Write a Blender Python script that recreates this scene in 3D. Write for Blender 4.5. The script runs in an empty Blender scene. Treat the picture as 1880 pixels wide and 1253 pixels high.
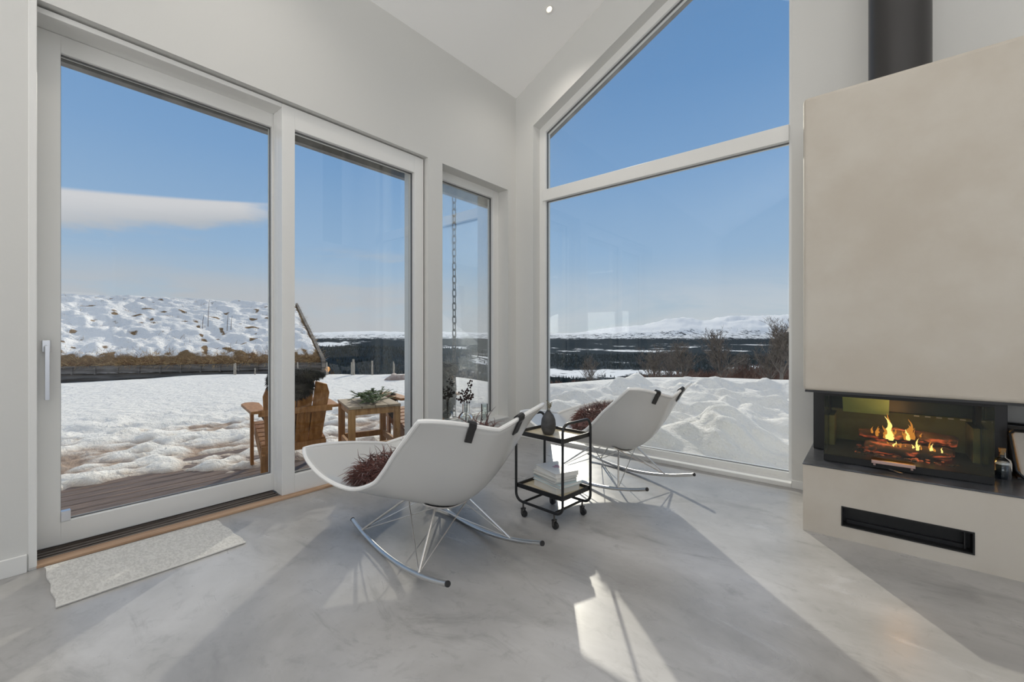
import bpy, bmesh, math, random
import numpy as np
from mathutils import Vector, Matrix, noise as mnoise

# ------------------------------------------------------------------ set-up
SC = bpy.context.scene
COL = SC.collection
S = 1.1                      # all plan measures below are in units of the camera height (1.1 m)
YAW = math.radians(39.75)
rnd = random.Random(7)

cam_d = bpy.data.cameras.new('camera')
cam = bpy.data.objects.new('camera', cam_d)
COL.objects.link(cam)
cam.location = (0, 0, S)
cam.rotation_euler = (math.pi / 2, 0, YAW)
cam_d.sensor_width = 36
cam_d.lens = 15.13
cam_d.shift_y = -7.5 / 1880
cam_d.clip_start = 0.05
cam_d.clip_end = 20000
SC.camera = cam

SC.view_settings.view_transform = 'Standard'
SC.view_settings.look = 'None'
SC.view_settings.gamma = 1
SC.view_settings.exposure = 0.0
SC.cycles.max_bounces = 12
SC.cycles.diffuse_bounces = 8
SC.cycles.transparent_max_bounces = 24
SC.cycles.caustics_reflective = False
SC.cycles.caustics_refractive = False
SC.cycles.sample_clamp_indirect = 6

def camdir(lat, d):
    """plan direction from (sideways, forward) of the view axis to world X, Y"""
    return (-0.6394 * d + 0.7688 * lat, 0.7688 * d + 0.6394 * lat)

# sun: low winter sun just behind the corner of the room
SUN_EL = math.radians(21)
sx, sy = camdir(0.057, 1.0)
n_ = math.hypot(sx, sy)
sun_dir = Vector((sx / n_ * math.cos(SUN_EL), sy / n_ * math.cos(SUN_EL), math.sin(SUN_EL)))
sun_d = bpy.data.lights.new('sun', 'SUN')
sun_d.energy = 3.6
sun_d.angle = math.radians(0.7)
sun_d.color = (1.0, 0.92, 0.80)
sun = bpy.data.objects.new('sun', sun_d)
COL.objects.link(sun)
sun.rotation_euler = sun_dir.to_track_quat('Z', 'Y').to_euler()
sun.location = (-20, 26, 20)

# added area lamps brightening the room from the unseen back and right walls
def fill_lamp(name, loc, rot, w_, h_, e):
    L = bpy.data.lights.new(name, 'AREA'); L.shape = 'RECTANGLE'; L.size = w_; L.size_y = h_; L.energy = e; L.color = (1.0, 0.985, 0.96)
    o = bpy.data.objects.new(name, L); COL.objects.link(o); o.location = loc; o.rotation_euler = rot
fill_lamp('fill_lamp_back', (0.60 * S, -4.3 * S, 1.45 * S), (math.radians(163), 0, 0), 3.8 * S, 2.4 * S, 260)
fill_lamp('fill_lamp_right', (4.7 * S, -0.8 * S, 1.3 * S), (math.radians(150), 0, math.radians(90)), 4.2 * S, 2.2 * S, 34)

# ---- world: clear winter sky with a lens-shaped cloud and low streaks
world = bpy.data.worlds.new('sky')
SC.world = world
world.use_nodes = True
wt = world.node_tree
wt.nodes.clear()

class G:
    """small helper around a node tree"""
    def __init__(s, t): s.t = t
    def n(s, typ, **kw):
        nd = s.t.nodes.new(typ)
        for k, v in kw.items():
            if k.startswith('i_'):
                key = k[2:]
                key = int(key) if key.isdigit() else key.replace('_', ' ')
                s.put(nd.inputs[key], v)
            else:
                setattr(nd, k, v)
        return nd
    def put(s, inp, v):
        if hasattr(v, 'node'): s.t.links.new(v, inp)
        else: inp.default_value = v
    def m(s, op, a, b=0.0, c=0.0, clamp=False):
        nd = s.t.nodes.new('ShaderNodeMath'); nd.operation = op; nd.use_clamp = clamp
        s.put(nd.inputs[0], a); s.put(nd.inputs[1], b); s.put(nd.inputs[2], c)
        return nd.outputs[0]
    def mix(s, f, a, b, mode='MIX'):
        nd = s.t.nodes.new('ShaderNodeMix'); nd.data_type = 'RGBA'; nd.blend_type = mode
        s.put(nd.inputs[0], f); s.put(nd.inputs[6], a); s.put(nd.inputs[7], b)
        return nd.outputs[2]
    def ramp(s, f, stops, interp='LINEAR'):
        nd = s.t.nodes.new('ShaderNodeValToRGB'); nd.color_ramp.interpolation = interp
        el = nd.color_ramp.elements
        el[0].position, el[0].color = stops[0][0], col4(stops[0][1])
        el[1].position, el[1].color = stops[-1][0], col4(stops[-1][1])
        for p, c in stops[1:-1]:
            e = el.new(p); e.color = col4(c)
        s.put(nd.inputs[0], f)
        return nd.outputs[0]
    def noise(s, vec, scale, detail=3, rough=0.55, dist=0.0):
        nd = s.t.nodes.new('ShaderNodeTexNoise')
        nd.inputs['Scale'].default_value = scale; nd.inputs['Detail'].default_value = detail
        nd.inputs['Roughness'].default_value = rough; nd.inputs['Distortion'].default_value = dist
        if vec is not None: s.t.links.new(vec, nd.inputs['Vector'])
        return nd.outputs[0]
    def sstep(s, x, lo, hi):
        nd = s.t.nodes.new('ShaderNodeMapRange'); nd.interpolation_type = 'SMOOTHSTEP'
        s.put(nd.inputs[0], x); s.put(nd.inputs[1], lo); s.put(nd.inputs[2], hi)
        nd.inputs[3].default_value = 0; nd.inputs[4].default_value = 1
        return nd.outputs[0]
    def coords(s, kind='Object', scale=(1, 1, 1), rot=(0, 0, 0)):
        tc = s.t.nodes.new('ShaderNodeTexCoord'); mp = s.t.nodes.new('ShaderNodeMapping')
        mp.inputs['Scale'].default_value = scale; mp.inputs['Rotation'].default_value = rot
        s.t.links.new(tc.outputs[kind], mp.inputs[0])
        return mp.outputs[0]

def col4(c):
    if isinstance(c, (int, float)): c = (c, c, c)
    return (c[0], c[1], c[2], 1.0)

g = G(wt)
tc = g.n('ShaderNodeTexCoord')
sp = g.n('ShaderNodeSeparateXYZ', i_0=tc.outputs['Generated'])
X_, Y_, Z_ = sp.outputs[0], sp.outputs[1], sp.outputs[2]
hor = g.m('SQRT', g.m('ADD', g.m('MULTIPLY', X_, X_), g.m('MULTIPLY', Y_, Y_)))
E_ = g.m('DIVIDE', Z_, g.m('MAXIMUM', hor, 0.001))
A_ = g.m('MULTIPLY', g.m('ARCTAN2', Y_, X_), 57.29578)      # degrees; the gable looks to 90, the side wall to 180
sky = g.ramp(g.m('ADD', g.m('MULTIPLY', E_, 1.0), 0.05), [(0.0, (0.40, 0.43, 0.46)), (0.05, (0.52, 0.57, 0.62)), (0.12, (0.42, 0.52, 0.63)), (0.24, (0.30, 0.45, 0.66)),
                                         (0.42, (0.20, 0.36, 0.62)), (0.62, (0.135, 0.29, 0.56)), (0.90, (0.10, 0.245, 0.51)), (1.0, (0.10, 0.24, 0.50))])
sky = g.mix(g.sstep(E_, 1.05, 1.6), sky, (1.02, 0.96, 0.90, 1))      # unseen zenith whitened to add neutral fill light
nv = g.n('ShaderNodeCombineXYZ', i_0=g.m('MULTIPLY', A_, 0.06), i_1=g.m('MULTIPLY', E_, 14.0), i_2=0.0).outputs[0]
nz = g.noise(nv, 1.2, 5, 0.6, 0.4)
nz2 = g.noise(nv, 0.55, 5, 0.62, 0.6)
fine = g.noise(g.n('ShaderNodeCombineXYZ', i_0=g.m('MULTIPLY', A_, 0.25), i_1=g.m('MULTIPLY', E_, 40.0), i_2=3.0).outputs[0], 1.0, 5, 0.6)
# lens cloud
tt = g.m('SUBTRACT', 177.0, A_)
cen = g.m('ADD', 0.202, g.m('MULTIPLY', tt, 0.00262))
half = g.m('SUBTRACT', 0.040, g.m('MULTIPLY', tt, 0.00085))
dd = g.m('DIVIDE', g.m('SUBTRACT', E_, cen), half)
up = g.sstep(dd, 1.0, 0.75)
dnn = g.sstep(g.m('ADD', dd, g.m('MULTIPLY', g.m('SUBTRACT', fine, 0.5), 1.3)), -1.1, -0.2)
side = g.sstep(g.m('ADD', tt, g.m('MULTIPLY', g.m('SUBTRACT', nz, 0.5), 12.0)), 21.0, 16.0)
lens_m = g.m('MULTIPLY', g.m('MULTIPLY', up, dnn), side)
leftside = g.sstep(A_, 120.0, 150.0)
notback = g.sstep(A_, 60.0, 75.0)
low = g.m('MULTIPLY', g.sstep(E_, 0.17, 0.07), g.sstep(nz2, 0.38, 0.58))
low = g.m('MULTIPLY', low, g.m('ADD', 0.35, g.m('MULTIPLY', leftside, 0.55)))
mid = g.m('MULTIPLY', g.m('MULTIPLY', g.sstep(E_, 0.20, 0.16), g.sstep(E_, 0.10, 0.14)), g.m('MULTIPLY', g.sstep(nz, 0.50, 0.66), leftside))
cm = g.m('MAXIMUM', g.m('MULTIPLY', lens_m, 0.92), g.m('MAXIMUM', low, g.m('MULTIPLY', mid, 0.7)))
ccol = g.mix(g.sstep(dd, -0.8, 0.7), (0.50, 0.51, 0.55, 1), (0.68, 0.66, 0.68, 1))
final = g.mix(cm, sky, ccol)
bg = g.n('ShaderNodeBackground', i_0=final, i_1=1.0)
wo = g.n('ShaderNodeOutputWorld')
wt.links.new(bg.outputs[0], wo.inputs[0])

# ------------------------------------------------------------------ materials
MATS = {}
def newmat(name):
    m = bpy.data.materials.new(name); m.use_nodes = True
    m.node_tree.nodes.clear(); MATS[name] = m
    g = G(m.node_tree)
    out = g.n('ShaderNodeOutputMaterial')
    return m, g, out

def pbr(name, color, rough=0.5, metal=0.0, spec=0.5, var=0.0, vscale=4.0, bump=0.0, bscale=30.0, coat=0.0, vstretch=(1, 1, 1), color2=None, sheen=0.0, coords='Object', thr=None):
    m, g, out = newmat(name)
    b = g.n('ShaderNodeBsdfPrincipled')
    b.inputs['Roughness'].default_value = rough
    b.inputs['Metallic'].default_value = metal
    b.inputs['Specular IOR Level'].default_value = spec
    if coat: b.inputs['Coat Weight'].default_value = coat; b.inputs['Coat Roughness'].default_value = 0.08
    if sheen: b.inputs['Sheen Weight'].default_value = sheen
    c = col4(color)
    vec = g.coords(coords, vstretch)
    if var or color2:
        nzv = g.noise(vec, vscale, 5, 0.6)
        c2 = col4(color2) if color2 else col4([min(1, x * (1 + var)) for x in color])
        c1 = c if color2 else col4([x * (1 - var) for x in color])
        lo, hi = thr if thr else (0.35, 0.65)
        b.inputs['Base Color'].default_value = c
        g.put(b.inputs['Base Color'], g.mix(g.sstep(nzv, lo, hi), c1, c2))
    else:
        b.inputs['Base Color'].default_value = c
    if bump:
        bn = g.n('ShaderNodeBump', i_Strength=1.0, i_Distance=bump)
        g.put(bn.inputs['Height'], g.noise(vec, bscale, 4, 0.6))
        g.put(b.inputs['Normal'], bn.outputs[0])
    g.put(out.inputs[0], b.outputs[0])
    return m

pbr('wall_paint', (0.665, 0.663, 0.645), 0.65, spec=0.25, bump=0.0004, bscale=60)
pbr('ceiling_paint', (0.94, 0.935, 0.925), 0.7, spec=0.2)
pbr('trim_paint', (0.78, 0.78, 0.765), 0.32, spec=0.5)
pbr('gray_cladding', (0.17, 0.17, 0.17), 0.6, color2=(0.30, 0.29, 0.28), vscale=6, bump=0.002, bscale=12)
pbr('rubber', (0.02, 0.02, 0.022), 0.5)
pbr('dark_track', (0.075, 0.06, 0.05), 0.35, color2=(0.16, 0.14, 0.125), vscale=3, vstretch=(30, 0.6, 1))
pbr('oak', (0.33, 0.20, 0.12), 0.45, color2=(0.50, 0.33, 0.21), vscale=3, vstretch=(14, 0.8, 6), bump=0.0006, bscale=20)
pbr('alu', (0.72, 0.73, 0.76), 0.28, metal=1.0)
pbr('chrome', (0.66, 0.65, 0.64), 0.32, metal=1.0)
pbr('pane_seal', (0.13, 0.13, 0.13), 0.5)
pbr('shell_white_shaded', (0.58, 0.58, 0.57), 0.24, spec=0.5, coat=0.25)  # white shell greyed, its shade put into the colour
pbr('rim_white_lit', (0.80, 0.80, 0.79), 0.24, spec=0.5, coat=0.2)  # same white kept lighter, light along the edge put into the colour
pbr('leather', (0.018, 0.018, 0.020), 0.38, spec=0.5, bump=0.0006, bscale=160)
pbr('fur_brown', (0.060, 0.020, 0.016), 0.55, color2=(0.20, 0.085, 0.07), vscale=9, sheen=0.3)
pbr('fur_dark', (0.012, 0.011, 0.010), 0.7, color2=(0.05, 0.042, 0.035), vscale=7, sheen=0.2)
pbr('black_steel', (0.012, 0.012, 0.013), 0.35, spec=0.5)
pbr('tray_wood', (0.52, 0.44, 0.30), 0.30, color2=(0.66, 0.58, 0.42), vscale=4, vstretch=(1, 8, 1))
pbr('vase_ceramic', (0.055, 0.055, 0.058), 0.62, var=0.2, vscale=30, bump=0.0006, bscale=120)
pbr('paper', (0.80, 0.79, 0.76), 0.7, bump=0.0005, bscale=200, vstretch=(1, 1, 20))
pbr('cover_white', (0.74, 0.745, 0.74), 0.35)
pbr('cover_gray', (0.45, 0.47, 0.47), 0.4)
pbr('cover_blue', (0.50, 0.62, 0.66), 0.4)
pbr('cover_cream', (0.72, 0.70, 0.64), 0.4)
pbr('print_red', (0.50, 0.16, 0.20), 0.4, color2=(0.45, 0.42, 0.55), vscale=40)
pbr('rug_weave', (0.58, 0.57, 0.545), 0.95, color2=(0.74, 0.73, 0.70), vscale=55, bump=0.003, bscale=140, vstretch=(1, 2.2, 1), spec=0.1)
pbr('rug_edge', (0.68, 0.67, 0.64), 0.95, spec=0.1)
pbr('plaster', (0.50, 0.45, 0.385), 0.6, spec=0.3, color2=(0.56, 0.52, 0.46), vscale=1.6, bump=0.0008, bscale=10)
pbr('slate', (0.035, 0.037, 0.042), 0.30, color2=(0.09, 0.095, 0.11), vscale=7, bump=0.0008, bscale=18)
pbr('black_matte', (0.006, 0.006, 0.006), 0.5)
pbr('pipe_black', (0.022, 0.020, 0.020), 0.42, spec=0.6)
pbr('vermiculite', (0.20, 0.22, 0.12), 0.8, var=0.15, vscale=8, bump=0.002, bscale=20)
pbr('reflection_green', (0.30, 0.48, 0.30), 0.6, var=0.12, vscale=4)  # green of a stove-glass reflection, put into the colour
pbr('copper', (0.55, 0.38, 0.33), 0.3, metal=1.0)
pbr('cork', (0.55, 0.33, 0.14), 0.8, var=0.25, vscale=60)
pbr('dark_liquid', (0.006, 0.010, 0.016), 0.12, spec=0.6)
pbr('foam_white', (0.75, 0.75, 0.74), 0.4)
pbr('sling', (0.72, 0.66, 0.58), 0.9)
pbr('deck_wood', (0.075, 0.043, 0.026), 0.5, color2=(0.19, 0.12, 0.08), vscale=3, vstretch=(10, 1, 1), bump=0.004, bscale=9)
pbr('garden_wood', (0.30, 0.125, 0.035), 0.55, color2=(0.47, 0.225, 0.075), vscale=4, vstretch=(9, 9, 0.8), bump=0.001, bscale=20)
pbr('table_wood', (0.36, 0.17, 0.055), 0.55, color2=(0.54, 0.30, 0.115), vscale=4, vstretch=(9, 9, 0.8))
pbr('weathered_top', (0.27, 0.20, 0.13), 0.7, color2=(0.42, 0.34, 0.25), vscale=5, vstretch=(1, 9, 1))
pbr('needle_green', (0.045, 0.085, 0.022), 0.6, color2=(0.13, 0.20, 0.06), vscale=20)
pbr('twig', (0.10, 0.06, 0.04), 0.8)
pbr('gray_log', (0.085, 0.068, 0.055), 0.85, color2=(0.24, 0.205, 0.175), vscale=2, vstretch=(0.6, 0.6, 7), bump=0.01, bscale=5)
pbr('fence_wood', (0.30, 0.25, 0.19), 0.9, color2=(0.52, 0.46, 0.38), vscale=8, vstretch=(6, 6, 1))
pbr('granite', (0.30, 0.215, 0.18), 0.85, color2=(0.50, 0.41, 0.36), vscale=5, bump=0.01, bscale=8)
pbr('dry_grass', (0.22, 0.095, 0.035), 0.85, color2=(0.66, 0.46, 0.22), vscale=6)
pbr('birch_bark', (0.085, 0.062, 0.048), 0.85, color2=(0.22, 0.18, 0.145), vscale=6)
pbr('twig_red', (0.10, 0.045, 0.030), 0.85, color2=(0.20, 0.11, 0.075), vscale=1.5)
pbr('spruce', (0.018, 0.026, 0.024), 0.9, color2=(0.045, 0.055, 0.05), vscale=0.05)
pbr('chain_steel', (0.10, 0.095, 0.09), 0.5, metal=0.5)
pbr('dried_stem', (0.030, 0.014, 0.012), 0.8)
pbr('sprig', (0.22, 0.19, 0.12), 0.8)
pbr('downlight_ring', (0.85, 0.84, 0.82), 0.4)

# concrete floor: polished, troweled
m, g, out = newmat('floor_concrete')
b = g.n('ShaderNodeBsdfPrincipled')
v1 = g.coords('Object', (0.55, 0.9, 1), (0, 0, math.radians(35)))
v2 = g.coords('Object', (0.9, 1.9, 1), (0, 0, math.radians(-28)))
n1 = g.noise(v1, 1.3, 6, 0.62, 0.5)
n2 = g.noise(v2, 2.0, 7, 0.68, 1.4)
n3 = g.noise(g.coords('Object', (1, 1, 1)), 14, 6, 0.7, 0.6)
c = g.ramp(n1, [(0.30, (0.27, 0.263, 0.255)), (0.50, (0.40, 0.392, 0.384)), (0.70, (0.54, 0.532, 0.53))])
c = g.mix(g.m('MULTIPLY', g.sstep(n2, 0.53, 0.70), 0.5), c, (0.22, 0.215, 0.21, 1))
c = g.mix(g.m('MULTIPLY', g.sstep(n2, 0.44, 0.28), 0.35), c, (0.56, 0.555, 0.565, 1))
c = g.mix(g.m('MULTIPLY', g.sstep(n3, 0.52, 0.72), 0.22), c, (0.14, 0.135, 0.13, 1))
g.put(b.inputs['Base Color'], c)
g.put(b.inputs['Roughness'], g.m('ADD', 0.20, g.m('MULTIPLY', n2, 0.20)))
b.inputs['Specular IOR Level'].default_value = 0.55
bn = g.n('ShaderNodeBump', i_Strength=0.25, i_Distance=0.004)
g.put(bn.inputs['Height'], g.m('ADD', n1, g.m('MULTIPLY', n2, 0.3)))
g.put(b.inputs['Normal'], bn.outputs[0])
g.put(out.inputs[0], b.outputs[0])

# window glass: clear, lets the sun through, mirrors a little
def glassmat(name, tint, base, gain, rough=0.0):
    m, g, out = newmat(name)
    tr = g.n('ShaderNodeBsdfTransparent', i_0=col4(tint))
    gl = g.n('ShaderNodeBsdfGlossy', i_0=(1, 1, 1, 1))
    gl.inputs['Roughness'].default_value = rough
    fr = g.n('ShaderNodeFresnel'); fr.inputs[0].default_value = 1.45
    mx = g.n('ShaderNodeMixShader')
    g.put(mx.inputs[0], g.m('ADD', g.m('MULTIPLY', fr.outputs[0], gain), base, clamp=True))
    g.put(mx.inputs[1], tr.outputs[0]); g.put(mx.inputs[2], gl.outputs[0])
    g.put(out.inputs[0], mx.outputs[0])
    return m
glassmat('pane_glass', (0.97, 0.985, 0.975), 0.0, 0.55)
glassmat('stove_glass', (0.80, 0.82, 0.72), 0.0, 0.65)
glassmat('vase_glass', (0.90, 0.93, 0.92), 0.04, 1.0)

# snow
m, g, out = newmat('snow')
b = g.n('ShaderNodeBsdfDiffuse')
geo = g.n('ShaderNodeNewGeometry')
n1 = g.noise(geo.outputs[0], 1.6, 6, 0.6)
att = g.n('ShaderNodeAttribute'); att.attribute_name = 'dirt'
c = g.mix(g.m('MULTIPLY', att.outputs['Fac'], 0.9), (0.90, 0.875, 0.84, 1), (0.36, 0.25, 0.18, 1))
g.put(b.inputs['Color'], c)
bn = g.n('ShaderNodeBump', i_Strength=1.0, i_Distance=0.09)
g.put(bn.inputs['Height'], g.noise(geo.outputs[0], 6, 7, 0.62))
g.put(b.inputs['Normal'], bn.outputs[0])
g.put(out.inputs[0], b.outputs[0])

# far country: snow fields and spruce woods, chosen per vertex then broken up
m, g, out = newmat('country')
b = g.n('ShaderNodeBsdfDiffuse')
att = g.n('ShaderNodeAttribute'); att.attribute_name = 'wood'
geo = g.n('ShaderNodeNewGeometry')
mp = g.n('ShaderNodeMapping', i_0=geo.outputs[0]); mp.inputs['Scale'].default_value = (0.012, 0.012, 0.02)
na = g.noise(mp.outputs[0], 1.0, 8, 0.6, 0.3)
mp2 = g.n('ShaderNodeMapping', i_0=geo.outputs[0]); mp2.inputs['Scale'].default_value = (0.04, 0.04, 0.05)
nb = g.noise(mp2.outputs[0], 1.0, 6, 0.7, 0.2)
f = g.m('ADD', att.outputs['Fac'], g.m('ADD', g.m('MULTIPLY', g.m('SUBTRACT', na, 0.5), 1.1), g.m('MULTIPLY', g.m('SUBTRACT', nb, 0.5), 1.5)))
wood = g.mix(nb, (0.016, 0.026, 0.034, 1), (0.050, 0.062, 0.072, 1))  # bluish tint puts distance haze into the forest colour
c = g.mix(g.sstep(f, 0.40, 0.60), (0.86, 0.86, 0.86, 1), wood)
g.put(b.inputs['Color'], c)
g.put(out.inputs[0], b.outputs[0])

# turf roof: snow with bare turf patches
m, g, out = newmat('turf_snow')
b = g.n('ShaderNodeBsdfPrincipled')
b.inputs['Roughness'].default_value = 0.85
b.inputs['Specular IOR Level'].default_value = 0.1
att = g.n('ShaderNodeAttribute'); att.attribute_name = 'bare'
geo = g.n('ShaderNodeNewGeometry')
na = g.noise(geo.outputs[0], 2.5, 6, 0.7)
f = g.m('ADD', att.outputs['Fac'], g.m('MULTIPLY', g.m('SUBTRACT', na, 0.5), 0.9))
turf = g.mix(g.noise(geo.outputs[0], 12, 4, 0.6), (0.12, 0.065, 0.03, 1), (0.36, 0.23, 0.11, 1))
g.put(b.inputs['Base Color'], g.mix(g.sstep(f, 0.42, 0.62), (0.90, 0.875, 0.85, 1), turf))
bn = g.n('ShaderNodeBump', i_Strength=0.9, i_Distance=0.15)
g.put(bn.inputs['Height'], g.noise(geo.outputs[0], 4, 6, 0.6)); g.put(b.inputs['Normal'], bn.outputs[0])
g.put(out.inputs[0], b.outputs[0])

def emis(name, color, strength):
    m, g, out = newmat(name)
    e = g.n('ShaderNodeEmission', i_0=col4(color), i_1=strength)
    g.put(out.inputs[0], e.outputs[0])
emis('lamp_glow', (1.0, 0.86, 0.66), 3.0)
emis('flame_core', (1.0, 0.70, 0.24), 2.2)
emis('flame_edge', (1.0, 0.36, 0.06), 0.9)
# charred, glowing logs
m, g, out = newmat('ember_log')
b = g.n('ShaderNodeBsdfPrincipled'); b.inputs['Roughness'].default_value = 0.9
nz_ = g.noise(g.coords('Object', (3, 14, 14)), 2.0, 6, 0.7, 0.5)
g.put(b.inputs['Base Color'], g.mix(nz_, (0.025, 0.014, 0.010, 1), (0.20, 0.13, 0.10, 1)))
em = g.mix(g.sstep(nz_, 0.52, 0.64), (0, 0, 0, 1), (0.85, 0.13, 0.05, 1))
g.put(b.inputs['Emission Color'], em); b.inputs['Emission Strength'].default_value = 0.9
g.put(out.inputs[0], b.outputs[0])

# ------------------------------------------------------------------ mesh helpers
class MB:
    """collects verts and faces (in camera-height units); build() links ONE mesh object"""
    def __init__(s): s.v = []; s.f = []; s.mi = []; s.cur = 0
    def add(s, vs, fs):
        o = len(s.v); s.v += [tuple(p) for p in vs]
        for f in fs: s.f.append(tuple(i + o for i in f)); s.mi.append(s.cur)
        return o
    def box(s, x0, x1, y0, y1, z0, z1):
        if x0 > x1: x0, x1 = x1, x0
        if y0 > y1: y0, y1 = y1, y0
        if z0 > z1: z0, z1 = z1, z0
        s.add([(x0, y0, z0), (x1, y0, z0), (x1, y1, z0), (x0, y1, z0), (x0, y0, z1), (x1, y0, z1), (x1, y1, z1), (x0, y1, z1)],
              [(0, 3, 2, 1), (4, 5, 6, 7), (0, 1, 5, 4), (1, 2, 6, 5), (2, 3, 7, 6), (3, 0, 4, 7)])
    def beam(s, p, q, w, h, up=(0, 0, 1)):
        """rectangular bar from p to q; w across, h along up"""
        p, q, up = Vector(p), Vector(q), Vector(up)
        a = (q - p).normalized(); r = a.cross(up).normalized(); u = r.cross(a).normalized()
        vs = []
        for c in (p, q):
            for i, j in ((-1, -1), (1, -1), (1, 1), (-1, 1)): vs.append(c + r * (w / 2 * i) + u * (h / 2 * j))
        s.add(vs, [(0, 1, 2, 3), (7, 6, 5, 4), (0, 4, 5, 1), (1, 5, 6, 2), (2, 6, 7, 3), (3, 7, 4, 0)])
    def tube(s, pts, r, n=8, closed=False, cap=True):
        pts = [Vector(p) for p in pts]; N = len(pts)
        rs = r if isinstance(r, (list, tuple)) else [r] * N
        tang = []
        for i in range(N):
            if closed: t = pts[(i + 1) % N] - pts[i - 1]
            else: t = pts[min(i + 1, N - 1)] - pts[max(i - 1, 0)]
            tang.append(t.normalized() if t.length > 1e-9 else Vector((0, 0, 1)))
        ref = Vector((0, 0, 1)) if abs(tang[0].z) < 0.9 else Vector((1, 0, 0))
        u = tang[0].cross(ref).normalized(); vs = []
        for i in range(N):
            u = (u - tang[i] * u.dot(tang[i])); u = u.normalized() if u.length > 1e-6 else tang[i].orthogonal().normalized()
            w = tang[i].cross(u)
            for k in range(n):
                a = 2 * math.pi * k / n
                vs.append(pts[i] + (u * math.cos(a) + w * math.sin(a)) * rs[i])
        fs = []
        for i in range(N if closed else N - 1):
            j = (i + 1) % N
            for k in range(n): fs.append((i * n + k, i * n + (k + 1) % n, j * n + (k + 1) % n, j * n + k))
        if cap and not closed:
            fs.append(tuple(reversed(range(n)))); fs.append(tuple(range((N - 1) * n, N * n)))
        s.add(vs, fs)
    def lathe(s, prof, c=(0, 0, 0), n=24, cap=True):
        vs = []; cx, cy, cz = c
        for r, z in prof:
            for k in range(n):
                a = 2 * math.pi * k / n; vs.append((cx + r * math.cos(a), cy + r * math.sin(a), cz + z))
        fs = []
        for i in range(len(prof) - 1):
            for k in range(n): fs.append((i * n + k, i * n + (k + 1) % n, (i + 1) * n + (k + 1) % n, (i + 1) * n + k))
        if cap:
            fs.append(tuple(reversed(range(n)))); fs.append(tuple(range((len(prof) - 1) * n, len(prof) * n)))
        s.add(vs, fs)
    def prism(s, poly, a0, a1, axis='y'):
        """polygon in the plane across axis, extruded from a0 to a1"""
        n = len(poly)
        def mk(p, a):
            if axis == 'y': return (p[0], a, p[1])
            if axis == 'x': return (a, p[0], p[1])
            return (p[0], p[1], a)
        vs = [mk(p, a0) for p in poly] + [mk(p, a1) for p in poly]
        fs = [tuple(range(n)), tuple(reversed(range(n, 2 * n)))] + [(i, i + n, (i + 1) % n + n, (i + 1) % n) for i in range(n)]
        s.add(vs, fs)
    def ell(s, c, r, n=16, m=10, jit=0.0, seed=0):
        R = random.Random(seed); vs = []; fs = []
        for i in range(m + 1):
            th = math.pi * i / m
            for k in range(n):
                a = 2 * math.pi * k / n; d = (math.sin(th) * math.cos(a), math.sin(th) * math.sin(a), math.cos(th))
                q = 1 + jit * mnoise.noise(Vector(d) * 1.7 + Vector((seed, 0, 0)))
                vs.append((c[0] + r[0] * d[0] * q, c[1] + r[1] * d[1] * q, c[2] + r[2] * d[2] * q))
        for i in range(m):
            for k in range(n): fs.append((i * n + k, (i + 1) * n + k, (i + 1) * n + (k + 1) % n, i * n + (k + 1) % n))
        s.add(vs, fs)
    def build(s, name, mat, parent=None, smooth=False, bevel=0.0, label=None, recalc=True):
        org = (0, 0, 0)
        if parent is None:
            xs = [p[0] for p in s.v]; ys = [p[1] for p in s.v]; zs = [p[2] for p in s.v]
            org = ((min(xs) + max(xs)) / 2, (min(ys) + max(ys)) / 2, min(zs))
        me = bpy.data.meshes.new(name)
        me.from_pydata([((p[0] - org[0]) * S, (p[1] - org[1]) * S, (p[2] - org[2]) * S) for p in s.v], [], s.f)
        mats = mat if isinstance(mat, (list, tuple)) else [mat]
        for mm in mats: me.materials.append(MATS[mm])
        if len(mats) > 1: me.polygons.foreach_set('material_index', s.mi)
        if recalc:
            bm = bmesh.new(); bm.from_mesh(me)
            bmesh.ops.remove_doubles(bm, verts=bm.verts, dist=1e-6)
            bmesh.ops.recalc_face_normals(bm, faces=bm.faces); bm.to_mesh(me); bm.free()
        o = bpy.data.objects.new(name, me); COL.objects.link(o)
        if parent is not None: o.parent = parent
        else: o.location = (org[0] * S, org[1] * S, org[2] * S)
        if smooth:
            me.polygons.foreach_set('use_smooth', [True] * len(me.polygons))
            try: me.set_sharp_from_angle(angle=math.radians(42))
            except Exception: pass
        if bevel:
            md = o.modifiers.new('bevel', 'BEVEL'); md.width = bevel; md.segments = 2; md.limit_method = 'ANGLE'
        if label: o['label'] = label
        return o

def tag(o, label, cat, group=None, kind=None):
    o['label'] = label; o['category'] = cat
    if group: o['group'] = group
    if kind: o['kind'] = kind
    return o
def thing(name, loc=(0, 0, 0), rz=0.0):
    o = bpy.data.objects.new(name, None); COL.objects.link(o)
    o.location = (loc[0] * S, loc[1] * S, loc[2] * S); o.rotation_euler = (0, 0, rz)
    o.empty_display_size = 0.1
    return o
def struct(o, label=None):
    o['kind'] = 'structure'
    if label: o['label'] = label
    return o
def copy_tree(o, parent=None):
    c = o.copy(); COL.objects.link(c)
    if parent: c.parent = parent
    for ch in list(o.children): copy_tree(ch, c)
    return c
def plan(lat, d):
    """(sideways, forward) of the camera, in units, to plan X, Y"""
    return camdir(lat, d)

# ------------------------------------------------------------------ room shell
XW, YW = -2.762, 3.385
XO, YO = -3.03, 3.63                 # outer faces
def ceil_z(x): return 3.42 + 0.51 * (x + 2.762)
RX, RZ = 0.9, ceil_z(0.9)
XR, YB = 4.6, -4.2

f = MB(); f.box(XO, XR, YB, YO, -0.12, 0.0)
struct(f.build('floor', 'floor_concrete'), 'polished grey concrete floor')

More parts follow.
